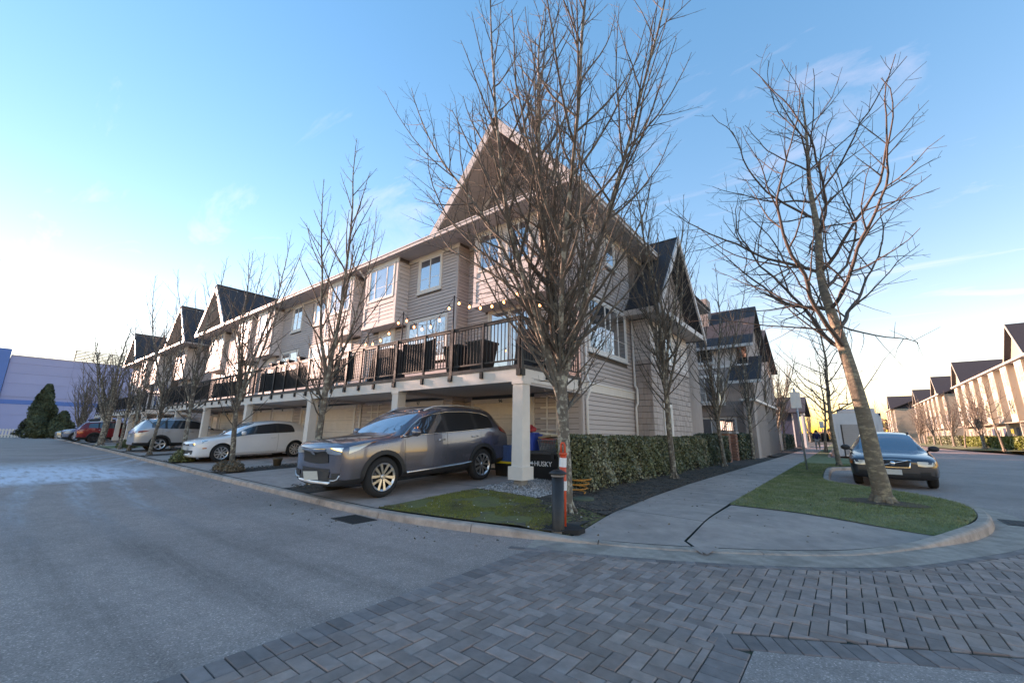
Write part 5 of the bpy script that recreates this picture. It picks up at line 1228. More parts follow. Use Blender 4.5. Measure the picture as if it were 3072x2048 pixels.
hs = dict(L=4.21, W=1.786, st=hst, win={5: 'a', 6: 'a', 7: 'a', 9: 'b'}, pil=(8,), ws=(5, 6), rw=(11,), clad=False, wr=.318, axles=(.88, 3.46), arch=.035, paint=P_white, trim=hatch_trim, rim=M_alloy, spokes=5, twin=True)
car('parked_car', 'white hatchback parked nose-out on the second driveway from the corner', hs, (-18.55, 6.78, zy(-18, 6.78)+.002), 0.0, .038)
# ---- silver SUV seen from its tail
P_silver = paint('silver_blue_paint', (.55, .56, .58), .6, .28)
def tail_trim(patch, line, hit, root):
    patch('tail_lamp', [(4.02,1.06),(4.25,1.05),(4.47,1.04)], [(4.15,1.0),(4.3,.97),(4.50,.93)], M_tail, 'side', 3, .012, (1, -1)); patch('tail_lamp', [(.45,1.03),(.6,1.04),(.82,1.04)], [(.45,.97),(.6,.95),(.80,.90)], M_tail, 'rear', 3, .012, (1, -1))
    patch('rear_bumper', [(-.70,.48),(0,.48),(.70,.48)], [(-.62,.36),(0,.36),(.62,.36)], M_alloy, 'rear', 3, .02); patch('number_plate', [(-.16,.86),(.16,.86)], [(-.16,.74),(.16,.74)], M_plate, 'rear', 2, .02)
    for sd in (-1, 1): part('roof_rail', MB().tube([(sd*.60, -.5, 1.63), (sd*.635, -.2, 1.695), (sd*.64, .6, 1.705), (sd*.61, 1.5, 1.645)], .018, 8), M_alloy, root, True)
    patch('spoiler', [(-.56,1.60),(0,1.62),(.56,1.60)], [(-.58,1.545),(0,1.56),(.58,1.545)], M_plast, 'rear', 3, .05)
car('parked_car', 'silver SUV parked tail-out on the driveway beyond the white hatchback', suv_spec(P_silver, True, tail_trim, M_alloy, 5), (-28.6, 7.15, zy(-28, 7.15)+.002), math.pi, -.03)
P_red = paint('red_paint', (.28, .012, .016), .35, .25)
car('parked_car', 'red SUV parked tail-out behind the thick-trunked tree', suv_spec(P_red, True, tail_trim, M_alloyd, 6), (-48.2, 7.1, zy(-47, 7.1)+.002), math.pi, -.03)
P_blue = paint('dusty_blue_paint', (.10, .17, .30), .5, .3); P_beige = paint('pale_gold_paint', (.52, .46, .36), .4, .3)
cb = car('parked_car', 'blue SUV with a dark roof box parked beyond the red SUV', suv_spec(P_blue, True, suv_front, M_alloy, 5), (-55.5, 6.9, zy(-52, 6.9)+.002), 0, .03)
rb = MB(); rb.lathe([(.05,-.95),(.30,-.75),(.38,-.2),(.38,.5),(.28,.9),(.05,1.0)], (0,0,0), 12, 'y'); rb.v = [(v[0]*1.0-55.5, v[1]+7.1, v[2]*.5+2.04) for v in rb.v]; tag(part('roof_box', rb, M_plast, None, True), 'black roof box strapped on the blue SUV', 'roof box')
car('parked_car', 'pale gold hatchback parked at the far end of the row', dict(hs, paint=P_beige), (-62.5, 6.9, .25), 0, .03)
car('parked_car', 'silver car standing behind the picket fence at the lane end', dict(hs, paint=P_silver), (-90, -1.2, .0), math.pi/2)
# ---- grey estate on the street
P_est = paint('slate_paint', (.060, .068, .085), .7, .28)
def est_front(patch, line, hit, root):
    patch('headlamp', [(.48,.70),(.62,.70),(.78,.69)], [(.48,.585),(.62,.575),(.76,.59)], M_lamp, 'front', 3, .01, (1, -1)); patch('headlamp_side', [(.10,.70),(.24,.715),(.34,.72)], [(.10,.60),(.24,.60),(.34,.63)], M_amber, 'side', 3, .008, (1, -1))
    patch('grille_frame', [(-.375,.735),(0,.745),(.375,.735)], [(-.33,.535),(0,.53),(.33,.535)], M_chrome, 'front', 3, .010); patch('grille', [(-.355,.72),(0,.73),(.355,.72)], [(-.312,.55),(0,.545),(.312,.55)], M_plast, 'front', 3, .018)
    for z in (.585, .625, .665): line('grille_bar', [(-.32,z),(.32,z)], M_alloyd, .006, (1,), 'front', .022)
    for x in (-.24,-.12,0,.12,.24): line('grille_bar', [(x,.56),(x,.71)], M_alloyd, .005, (1,), 'front', .022)
    line('grille_sash', [(-.30,.56),(.30,.72)], M_chrome, .013, (1,), 'front', .03); h, _ = hit((0, -4, .64), (0, 1, 0)); part('emblem', MB().lathe([(.055, -.012), (.06, 0), (.05, .01)], (0, h.y-.035, .64), 16, 'y'), M_chrome, root, True)
    patch('number_plate', [(-.16,.49),(0,.49),(.16,.49)], [(-.16,.36),(0,.36),(.16,.36)], M_plate, 'front', 2, .04); patch('lower_grille', [(-.50,.40),(0,.41),(.50,.40)], [(-.46,.28),(0,.27),(.46,.28)], M_plast, 'front', 3, .010)
    patch('skid_plate', [(-.48,.262),(0,.255),(.48,.262)], [(-.44,.225),(0,.22),(.44,.225)], M_alloy, 'front', 2, .03)
    patch('bumper', [(.50,.44),(.66,.45),(.80,.46)], [(.52,.25),(.66,.25),(.78,.27)], M_plast, 'front', 3, .012, (1, -1))
    for sd in (-1, 1): part('roof_rail', MB().tube([(sd*.53, -.15, 1.40), (sd*.545, .05, 1.455), (sd*.545, 1.5, 1.455), (sd*.53, 1.72, 1.40)], .016, 8), M_plast, root, True)
est = [HS(.0, .66, .36, .66, .68), HS(.04, .80, .25, .735, .765), HS(.20, .88, .22, .785, .83), HS(.6, .90, .21, .84, .895), HS(1.1, .902, .21, .885, .935), HS(1.35, .902, .21, .905, .955), GS(1.80, .902, .21, .925, 1.27, .60), GS(2.15, .902, .21, .94, 1.42, .575), GS(2.60, .902, .21, .955, 1.475, .57), GS(2.67, .902, .21, .957, 1.475, .57), GS(3.4, .902, .22, .965, 1.475, .56), GS(3.47, .902, .22, .966, 1.475, .56), GS(4.2, .89, .24, .98, 1.44, .54), GS(4.38, .885, .25, .98, 1.42, .53), HS(4.62, .86, .30, .97, 1.0), HS(4.73, .80, .36, .74, .76)]
def est_trim(patch, line, hit, root):
    common_trim(4.73, 1.80, [[(1.5,.3),(1.46,.88)], [(2.63,.3),(2.63,.95)], [(1.5,.3),(3.2,.3)], [(3.2,.4),(3.5,.7),(3.5,.95)]], .25, .92, [(2.45,.82),(3.35,.83)], (1.62, .93), None, None, P_est, M_plast)(patch, line, hit, root); est_front(patch, line, hit, root)
es = dict(L=4.73, W=1.80, st=est, win={5: 'a', 6: 'a', 7: 'a', 9: 'b', 11: 'c', 12: 'c'}, pil=(8, 10), ws=(5, 6), rw=(13,), clad=True, wr=.335, axles=(.95, 3.71), arch=.04, archring=True, paint=P_est, trim=est_trim, rim=M_alloy, spokes=5, twin=True)
car('parked_car', 'dark slate estate car parked facing us in the street bay behind the verge tree', es, (.98, 17.4, .004), -.03)
# ================================================================== THINGS ON AND UNDER THE DECK
M_bulb = emis('warm_bulb', (1.0, .42, .16), 1.6)
def pole(x, y, z0, z1, lb):
    o = part('light_pole', MB().tube([(x, y, z0), (x, y, z1)], .018, 8), M_black, None, True); tag(o, lb, 'pole', 'string light poles on the deck')
pole(-9.5, 6.95, 2.9, 4.66, 'slim black pole holding the string lights, farthest from the deck corner'); pole(-7.42, 6.95, 2.9, 4.72, 'slim black pole holding the string lights, middle one on the front railing')
pole(-5.2, 6.95, 2.9, 4.55, 'slim black pole holding the string lights at the deck corner'); pole(-5.2, 9.1, 2.9, 4.5, 'slim black pole holding the string lights by the wall at the deck end')
def string_lights(a, b, sag, n, lb):
    a, b = Vector(a), Vector(b); o = thing('string_lights', lb, 'string lights', tuple((a+b)/2-Vector((0,0,sag))), 'string lights over the deck')
    P = [a+(b-a)*t+Vector((0,0,-4*sag*t*(1-t))) for t in [k/24 for k in range(25)]]; part('cord', MB().tube(P, .006, 4), M_black, o)
    for k in range(n):
        t = (k+.5)/n; p = a+(b-a)*t+Vector((0,0,-4*sag*t*(1-t)))
        s = part('socket', MB().tube([p, p-Vector((0,0,.07))], .016, 6), M_black, o); part('bulb', MB().lathe([(.008,-.075),(.026,-.10),(.03,-.13),(.012,-.155)], tuple(p), 8), M_bulb, o, True)
string_lights((-9.5,6.95,4.64), (-7.42,6.95,4.7), .55, 6, 'sagging string of warm bulbs over the second unit deck')
string_lights((-7.42,6.95,4.7), (-5.2,6.95,4.53), .30, 6, 'string of warm bulbs along the front of the corner deck')
string_lights((-5.2,6.95,4.53), (-5.2,9.1,4.48), .22, 5, 'string of warm bulbs along the end of the corner deck')
string_lights((-9.5,6.95,4.64), (-12.4,7.5,4.3), .30, 5, 'string of bulbs running back from the far pole to the wall')
M_pot = mat('black_planter', (.022, .022, .024), .55, var=.15, scale=12)
def planter(x, y, h, r0, r1, lb, z=2.735):
    mb = MB(); n = 4; q = lambda r, z: [(x-r, y-r, z), (x+r, y-r, z), (x+r, y+r, z), (x-r, y+r, z)]
    mb.hexa(q(r0, z)+q(r1, z+h)); o = part('planter', mb, M_pot); tag(o, lb, 'planter', 'black tapered planters')
    mb2 = MB().hexa(q(r1+.015, z+h-.05)+q(r1+.015, z+h)); mb2.v = [v for v in mb2.v]; part('rim', mb2, M_pot, o)
    part('soil', MB().box(x-r1+.02, x+r1-.02, y-r1+.02, y+r1-.02, z+h+.001, z+h+.006), M_soil, o)
planter(-7.58, 7.35, .72, .20, .29, 'tall black tapered planter left of the pair behind the corner railing'); planter(-6.76, 7.35, .74, .19, .28, 'tall black tapered planter right of the pair behind the corner railing')
M_cloth = mat('black_screen_fabric', (.02, .02, .023), .8, var=.15, scale=3)
def screen(x0, x1, z0, z1, lb, y=7.02):
    mb = MB(); n = 14
    for k in range(n+1):
        t = k/n; x = x0+(x1-x0)*t; w = .012*math.sin(t*31); mb.v += [(x, y+w, z0), (x, y+w, z1-.07*math.sin(math.pi*t)*(1 if x1-x0 > 1 else 0))]
    mb.f = [(2*k, 2*k+2, 2*k+3, 2*k+1) for k in range(n)]; nv = len(mb.v); mb.v += [(a, b+.008, c) for a, b, c in mb.v]; mb.f += [tuple(nv+i for i in reversed(f)) for f in mb.f[:n]]
    tag(part('privacy_screen', mb, M_cloth), lb, 'screen', 'black fabric screens behind the railing')
screen(-9.5, -8.1, 2.84, 3.72, 'black fabric screen tied behind the railing of the second unit'); screen(-13.6, -11.9, 2.84, 3.7, 'black fabric screen behind the railing before the back door'); screen(-19.2, -14.9, 2.84, 3.65, 'long black fabric screen behind the third unit railing')
screen(-25, -20.6, 2.84, 3.6, 'long black fabric screen behind the fourth unit railing'); screen(-34.3, -25.8, 2.84, 3.6, 'black fabric screen at the far end of the first deck')
def grill(x, y, lb):
    g = thing('barbecue', lb, 'barbecue', (x, y, 2.735)); part('cover', MB().hexa([(x-.62,y-.28,2.735),(x+.62,y-.28,2.735),(x+.62,y+.28,2.735),(x-.62,y+.28,2.735),(x-.42,y-.22,3.78),(x+.42,y-.22,3.78),(x+.42,y+.22,3.78),(x-.42,y+.22,3.78)]), M_cloth, g)
    part('wheel', MB().lathe([(.07,-.02),(.07,.02)], (x-.45,y-.3,2.81), 12, 'y'), M_plast, g)
grill(-10.9, 7.5, 'barbecue under a black cover against the second unit railing'); 
gb = thing('barbecue', 'dark covered barbecue at the end railing of the corner deck', 'barbecue', (-5.65, 8.1, 2.735)); part('cover', MB().hexa([(-5.9,7.5,2.735),(-5.35,7.5,2.735),(-5.35,8.7,2.735),(-5.9,8.7,2.735),(-5.85,7.6,3.7),(-5.42,7.6,3.7),(-5.42,8.6,3.7),(-5.85,8.6,3.7)]), M_cloth, gb); part('lid_handle', MB().tube([(-5.36,7.8,3.45),(-5.33,7.8,3.45),(-5.33,8.4,3.45),(-5.36,8.4,3.45)], .012, 6), M_alloy, gb)
for k, (x, h) in enumerate(((-15.6,.17),(-16.5,.15),(-17.3,.17),(-18.0,.15))): planter(x, 6.99, h, .07, .10, ('small dark pot set on the third unit railing, nearest','small dark pot set on the third unit railing, second','small dark pot set on the third unit railing, third','small dark pot set on the third unit railing, farthest')[k], 3.81)
# trellises
trellis(front(9.5), -6.45, -5.75, .95, 2.28, 5, 'cream trellis beside the garage numbered 96'); trellis(front(9.0), -14.0, -13.1, 1.0, 2.28, 5, 'cream trellis beside the grey SUV windscreen, second from the corner'); trellis(front(9.0), -25.0, -24.2, 1.0, 2.25, 5, 'cream trellis behind the white hatchback')
# storage chest, totes and laundry basket by the garage
M_chest = mat('black_resin', (.012, .012, .013), .45, var=.15, scale=8)
cz = zy(-5.6, 8.2); ch = thing('storage_chest', 'black storage chest with white lettering behind the corner column', 'chest', (-5.55, 8.45, cz), None)
bx = MB().hexa([(-6.22,8.12,cz),(-4.98,8.12,cz),(-4.98,8.78,cz),(-6.22,8.78,cz),(-6.25,8.09,cz+.56),(-4.95,8.09,cz+.56),(-4.95,8.8,cz+.56),(-6.25,8.8,cz+.56)]); part('tub', bx, M_chest, ch)
part('lid', MB().box(-6.28,-4.92,8.06,8.83,cz+.562,cz+.63), mat('grey_resin_lid', (.06,.06,.062), .5, var=.15, scale=9), ch)
pc = front(8.105); M_let = mat('white_lettering', (.85,.85,.85), .6, var=0)
sign_text('lettering', 'HUSKY', .155, pc, -5.47, .012, cz+.30, M_let, ch)
mk = MB(); mk.v = [pc.P(-5.76+a, .012, cz+.355+b) for a, b in ((-.075,-.01),(-.045,.045),(-.03,.02),(.0,.05),(.01,.015),(.03,.0),(.0,-.05),(-.01,-.02),(-.04,-.03))]; mk.f = [(0,1,2,8),(2,3,4,7),(2,7,8),(4,5,6,7)]; part('dog_head_mark', mk, M_let, ch)
for k in (-1, 1): part('latch', MB().box(-5.6+k*.42-.04, -5.6+k*.42+.04, 8.05, 8.085, cz+.47, cz+.60), M_plast, ch)
def tote(x, y, z, w, d, h, body, lid, lb, tap=.88):
    o = thing('storage_tote', lb, 'storage tote', (x, y, z), 'storage totes beside the garage door')
    q = lambda s, zz: [(x-w*s, y-d*s, zz), (x+w*s, y-d*s, zz), (x+w*s, y+d*s, zz), (x-w*s, y+d*s, zz)]
    part('tub', MB().hexa(q(tap, z)+q(1, z+h)), body, o); part('lid', MB().hexa(q(1.05, z+h+.001)+q(1.02, z+h+.045)), lid, o)
    for k in range(4): xx = x-w*.7+w*1.4*k/3; part('rib', MB().hexa([(xx-.012, y-d*tap-.012, z+.03), (xx+.012, y-d*tap-.012, z+.03), (xx+.012, y-d*tap, z+.03), (xx-.012, y-d*tap, z+.03), (xx-.012, y-d-.008, z+h-.03), (xx+.012, y-d-.008, z+h-.03), (xx+.012, y-d, z+h-.03), (xx-.012, y-d, z+h-.03)]), body, o)
M_tb = mat('tote_blue', (.035, .10, .25), .5, var=.08); M_ty = mat('tote_yellow', (.75, .50, .03), .5, var=.08); M_tb2 = mat('bin_blue', (.02, .09, .45), .5, var=.06)
tz = zy(-6.7, 8.3); tote(-6.62, 8.3, tz, .30, .21, .30, M_chest, M_ty, 'black tote with a yellow lid on the driveway slab'); tote(-6.60, 8.3, tz+.348, .27, .20, .34, M_tb, M_tb, 'blue lidded tote stacked on the yellow-lidded one')
rb_ = thing('recycling_bin', 'bright blue recycling bin on the storage chest', 'bin', (-5.98, 8.35, cz+.632)); part('tub', MB().hexa([(-6.14,8.22,cz+.632),(-5.84,8.22,cz+.632),(-5.84,8.5,cz+.632),(-6.14,8.5,cz+.632),(-6.2,8.17,cz+1.02),(-5.78,8.17,cz+1.02),(-5.78,8.55,cz+1.02),(-6.2,8.55,cz+1.02)]), M_tb2, rb_)
part('rim', MB().box(-6.22,-5.76,8.15,8.57,cz+1.021,cz+1.045), M_tb2, rb_)
bagm = MB(); bagm.lathe([(.02,0),(.12,.03),(.13,.1),(.05,.17),(.015,.19)], (-5.98,8.33,cz+1.046), 9); bagm.v = [(a+rnd.uniform(-.02,.02), b+rnd.uniform(-.02,.02), c) for a, b, c in bagm.v]; tag(part('bag', bagm, mat('red_bag', (.45,.02,.02), .6, var=.2, scale=20)), 'red bag in the blue recycling bin', 'bag')
bk = thing('laundry_basket', 'grey slotted laundry basket full of boxes on the storage chest', 'basket', (-5.45, 8.4, cz+.632)); M_bk = mat('basket_grey', (.16,.155,.155), .6, var=.1)
for k in range(11):
    x = -5.66+.42*k/10
    for yy in (8.26, 8.56): part('slat', MB().hexa([(x-.012,yy-.004,cz+.64),(x+.012,yy-.004,cz+.64),(x+.012,yy+.004,cz+.64),(x-.012,yy+.004,cz+.64),(x-.012+(x+5.45)*.1,yy-.004+(yy-8.41)*.25,cz+.86),(x+.012+(x+5.45)*.1,yy-.004+(yy-8.41)*.25,cz+.86),(x+.012+(x+5.45)*.1,yy+.004+(yy-8.41)*.25,cz+.86),(x-.012+(x+5.45)*.1,yy+.004+(yy-8.41)*.25,cz+.86)]), M_bk, bk)
part('rim', MB().tube([(-5.70,8.21,cz+.87),(-5.20,8.21,cz+.87),(-5.20,8.61,cz+.87),(-5.70,8.61,cz+.87),(-5.70,8.21,cz+.87)], .014, 6), M_bk, bk); part('base', MB().box(-5.67,-5.23,8.25,8.57,cz+.633,cz+.648), M_bk, bk)
M_card = mat('cardboard', (.42,.29,.18), .85, var=.15, scale=20)
def slabbox(c, s, rz, ry, m, lb, nm='cardboard_box'):
    w, d, h = s; Rm = Matrix.Rotation(rz, 3, 'Z')@Matrix.Rotation(ry, 3, 'Y'); b = MB().box(-w/2,w/2,-d/2,d/2,0,h); b.v = [tuple(Vector(c)+Rm@Vector(v)) for v in b.v]; o = part(nm, b, m); tag(o, lb, 'box', 'rubbish heaped in the laundry basket')
    t = MB().box(-w/2,w/2,-.02,.02,h,h+.003); t.v = [tuple(Vector(c)+Rm@Vector(v)) for v in t.v]; part('tape', t, M_trim, o)
slabbox((-5.50,8.40,cz+.80), (.30,.28,.12), .2, .12, mat('white_red_carton', (.55,.12,.10), .7, var=.3, scale=14), 'red and white carton in the laundry basket'); slabbox((-5.46,8.38,cz+.93), (.44,.34,.05), -.25, -.14, M_card, 'flattened brown cardboard box on top of the laundry basket'); slabbox((-5.50,8.40,cz+1.0), (.40,.26,.03), .35, .10, mat('pale_card', (.62,.55,.44), .8, var=.15, scale=12), 'pale open cardboard flap lying topmost on the basket')
# bollard with delineator post behind it
bz = zl(-3.05, 4.95); bo = thing('bollard', 'black plastic bollard with a domed cap at the lane corner', 'bollard', (-3.05, 4.86, bz))
M_bol = mat('bollard_plastic', (.022,.021,.022), .5, var=.25, scale=16); M_band = mat('dull_band', (.28,.25,.24), .6, var=.2, scale=20)
part('post', MB().lathe([(.088,bz-.05),(.082,bz+.02),(.080,bz+.70)], (-3.05,4.86,0), 24), M_bol, bo, True); part('cap', MB().lathe([(.085,bz+.715),(.118,bz+.725),(.118,bz+.74),(.06,bz+.775),(.01,bz+.785)], (-3.05,4.86,0), 24), M_bol, bo, True)
part('band', MB().lathe([(.086,bz+.690),(.090,bz+.70),(.090,bz+.716),(.08,bz+.717)], (-3.05,4.86,0), 24), M_band, bo, True); part('foot_ring', MB().lathe([(.09,bz-.01),(.09,bz+.025),(.083,bz+.03)], (-3.05,4.86,0), 24), M_band, bo, True)
dx, dy = -3.08, 5.02; dz = zl(dx, dy)+.0; de = thing('delineator_post', 'orange and white reflective traffic post on a black base behind the bollard', 'traffic post', (dx, dy, dz))
M_or = mat('safety_orange', (.85,.085,.03), .5, var=.1, scale=14); M_refl = mat('reflective_white', (.80,.78,.78), .4, var=.06)
part('base', MB().prism([(dx+.27*math.cos(a*math.pi/4+.4)*1.15, dy+.22*math.sin(a*math.pi/4+.4)) for a in range(8)], dz-.01, dz+.045), M_tyre, de)
part('post', MB().tube([(dx,dy,dz+.04),(dx+.02,dy,dz+.97)], [.05,.045], 16), M_or, de, True)
for z0, z1 in ((.50,.62),(.80,.92)): part('reflective_sleeve', MB().tube([(dx+.011,dy,dz+z0),(dx+.0195,dy,dz+z1)], [.0525,.0505], 16, False), M_refl, de, True)
part('shoulder', MB().lathe([(.055,dz+.955),(.058,dz+.975),(.05,dz+.985),(.03,dz+.99)], (dx+.02,dy,0), 16), M_or, de, True)
hd = MB(); hd.tube([(dx+.02-.03,dy,dz+.985),(dx+.02-.032,dy,dz+1.08),(dx+.02-.018,dy,dz+1.115),(dx+.02+.018,dy,dz+1.115),(dx+.02+.032,dy,dz+1.08),(dx+.02+.03,dy,dz+.985)], .014, 8); part('handle', hd, M_or, de, True)
# storm drain, valve cover, hose, stones
M_iron = mat('cast_iron', (.05,.042,.04), .7, .3, var=.3, scale=30)
dr = thing('storm_drain', 'rusty storm drain grate in the lane gutter by the grey SUV', 'drain', (-5.9, 3.68, 0)); part('frame', MB().box(-6.2,-5.6,3.5,3.9,.001,.008), M_iron, dr)
for k in range(9): part('bar', MB().box(-6.15+.06*k,-6.12+.06*k,3.53,3.87,.008,.013), M_iron, dr)
dr2 = thing('storm_drain', 'storm drain grate in the street gutter beyond the rounded kerb', 'drain', (2.1, 10.3, 0)); part('frame', MB().box(1.8,2.3,10.0,10.6,.007,.012), M_iron, dr2)
for k in range(7): part('bar', MB().box(1.85+.06*k,1.88+.06*k,10.04,10.56,.012,.017), M_iron, dr2)
vc = part('valve_cover', MB().lathe([(.2,zl(-3.7,7.2)),(.19,zl(-3.7,7.2)+.05),(.02,zl(-3.7,7.2)+.06)], (-3.85,7.0,0), 18), mat('green_cover', (.07,.09,.06), .7, var=.2, scale=20), None, True); tag(vc, 'round dull green utility cover in the mulch before the hedge', 'utility cover')
hz = zl(-4.2,7.6); tag(part('garden_hose', MB().tube([(-4.35+.22*math.cos(a*.55)*(1+.02*a), 7.55+.2*math.sin(a*.55), hz+.03+.008*a) for a in range(36)], .012, 5), mat('orange_hose', (.62,.22,.04), .6, var=.1)), 'coiled orange hose at the foot of the house corner', 'hose')
# shrubs, pots and driveway gates between the units
def tuft(x, y, r, h, n, m, lb, cat='shrub', leaf=.05):
    rng = np.random.default_rng(int(abs(x*100))); z = zy(x, y)+.03; a = rng.random(n)*6.283; rr = r*np.sqrt(rng.random(n)); hh = h*rng.random(n)*np.sqrt(np.clip(1-(rr/r)**2, .05, 1))
    P = np.stack([x+rr*np.cos(a), y+rr*np.sin(a), z+hh+.02], 1); N = rng.normal(0, .6, (n, 3))+np.stack([np.cos(a), np.sin(a), .8+0*a], 1); N /= np.linalg.norm(N, axis=1, keepdims=True)
    o = thing('shrub', lb, cat, (x, y, z), 'shrubs in the driveway strips'); np_mesh_object('foliage', leaf_quads(P, N, leaf, rng, .3, 2.6), m, o, None, rng.random(n)); part('stems', MB().tube([(x,y,z-.05),(x+.02,y,z+h*.5)], .02, 5), M_bark, o)
M_shg = mat('shrub_olive', (.14,.14,.05), .7, var=.3, scale=6, tint=.4); M_shb = mat('shrub_brown', (.20,.14,.09), .85, var=.3, scale=6, tint=.4)
tuft(-18.9, 4.75, .38, .42, 900, M_shg, 'low olive-green bush in the strip beside the white hatchback'); tuft(-13.6, 4.65, .26, .3, 700, M_shb, 'dry brown tuft right of the tree in the first planted strip', leaf=.03); tuft(-14.15, 4.5, .22, .28, 700, M_shb, 'dry brown tuft left of the tree in the first planted strip', leaf=.03); tuft(-33.6, 5.6, .5, .5, 900, M_shg, 'small bush beside the side lawn past the silver SUV')
def pot(x, y, lb, m, h=.26, r=.13):
    z = zy(x, y)+.03; o = part('plant_pot', MB().lathe([(r*.75,z),(r,z+h),(r*1.08,z+h),(r*1.08,z+h-.05)], (x,y,0), 16), m, None, True); tag(o, lb, 'plant pot', 'plant pots in the driveway strip'); part('soil', MB().lathe([(r*.95,z+h-.02),(r*.9,z+h-.015)], (x,y,0), 16), M_soil, o)
pot(-13.9, 5.9, 'small brown plant pot in the strip before the white hatchback', M_shb); pot(-13.85, 6.9, 'black plant pot at the foot of the column beside the white hatchback', M_pot, .3, .15)
def gate(x, lb):
    g = thing('low_gate', lb, 'gate', (x, 7.9, zy(x, 7.9)), 'low cream wing fences beside the columns'); z = zy(x, 7.2)
    for y in (7.25, 8.85): part('post', MB().box(x-.05,x+.05,y-.05,y+.05,z,z+.98), M_trim, g)
    for k in range(4): part('rail', MB().box(x-.018,x+.018,7.3,8.8,z+.16+.2*k,z+.26+.2*k), M_trim, g)
for x, lb in ((-9.6,'low cream rail fence behind the second column from the corner'),(-14.45,'low cream rail fence behind the third column beside the white hatchback'),(-25.4,'low cream rail fence behind the fifth column by the silver SUV')): gate(x, lb)
# ================================================================== FARTHER BUILDINGS AND STREET
def simple_house(label, root_base, name='house'): return thing(name, label, 'house', root_base)
# second house along the pavement, its end wall towards us
hc = simple_house('taupe shingled house with a bay window, second along the pavement', (-7, 31, .1))
Yc = 28.0; fc = front(Yc); wc = part('wall', MB().box(-13, -3.83, Yc, 37, 0, 5.6), M_shin, hc); spc = Pieces('shingle_course', hc)
opc = [(-7.04-.1,-5.79+.1,.9,2.5),(-7.3-.05,-5.5+.05,3.1,5.1)]
for k in range(24):
    z = .3+.22*k
    for a, b in cuts(-9, -4.35, z, z+.22, opc): spc.add(MB().hexa([fc.P(a,.02,z), fc.P(b,.02,z), fc.P(b,-.01,z), fc.P(a,-.01,z), fc.P(a,.004,z+.22), fc.P(b,.004,z+.22), fc.P(b,-.01,z+.22), fc.P(a,-.01,z+.22)]), M_shin, wc)
window(hc, fc, -7.0, -5.0, .95, 2.35, (.33, .72), trim=.08, tm=M_white, blind={(1,0)}); part('window_hood', fc.box(MB(), -7.3, -4.6, -.01, .12, 2.46, 2.54), M_shin, hc)
by = part('bay', MB().prism([(-7.4,Yc+.02),(-7.05,Yc-.5),(-5.75,Yc-.5),(-5.4,Yc+.02)], 3.15, 5.0), M_white, hc); fb_ = front(Yc-.5); window(hc, fb_, -6.95, -5.85, 3.35, 4.85, (.5,), trim=.06, tm=M_white, sill=False, blind={(0,0)})
dl = Plane((-7.4, Yc+.02), (.35, -.52)); window(hc, dl, .12, .5, 3.4, 4.85, (), trim=.04, tm=M_white, sill=False, rails=(.3,)); dr_ = Plane((-5.75, Yc-.5), (.35, .52)); window(hc, dr_, .12, .5, 3.4, 4.85, (), trim=.04, tm=M_white, sill=False)
en = part('entry_block', MB().box(-4.35, -3.83, Yc-.9, 37, 0, 3.3), M_shin, hc); part('entry_cap', MB().box(-4.5, -3.68, Yc-1.05, 37.1, 3.3, 3.42), M_white, hc)
part('upper_wall', MB().box(-9, -4.6, Yc+.02, 36, 5.6, 6.9), M_bay, hc); part('belt_board', fc.box(MB(), -9, -4.0, -.01, .06, 5.45, 5.6), M_white, hc); window(hc, fc, -7.4, -5.9, 5.85, 6.7, (.5,), trim=.07, tm=M_white)
rc = MB()
for q in ([(-12,Yc-.5,6.7),(-3.6,Yc-.5,6.7),(-3.6,31.0,9.9),(-12,31.0,9.9)], [(-12,34.5,6.7),(-3.6,34.5,6.7),(-3.6,31.0,9.9),(-12,31.0,9.9)][::-1]): b = slab(q, .16); rc.add(b.v, b.f)
part('roof', rc, M_roof, hc); part('gable_wall', MB().add([(-4.0,Yc,5.5),(-4.0,34,5.5),(-4.0,34,6.7),(-4.0,31,9.6),(-4.0,Yc,6.7)], [(0,1,2,3,4)]), M_shin, hc)
part('chimney', MB().box(-7.4, -6.3, 29.6, 30.6, 6.5, 10.6), M_shin, hc); part('gutter', MB().box(-12, -3.55, Yc-.58, Yc-.48, 6.58, 6.75), M_gut, hc); spc.emit()
lr = MB(); b = slab([(-4.9,Yc-1.3,4.4),(-3.3,Yc-1.3,4.4),(-3.3,Yc+.6,6.1),(-4.9,Yc+.6,6.1)], .12); lr.add(b.v, b.f); part('porch_roof', lr, M_roof, hc); part('porch_gutter', MB().box(-4.95,-3.25,Yc-1.38,Yc-1.28,4.3,4.46), M_white, hc)
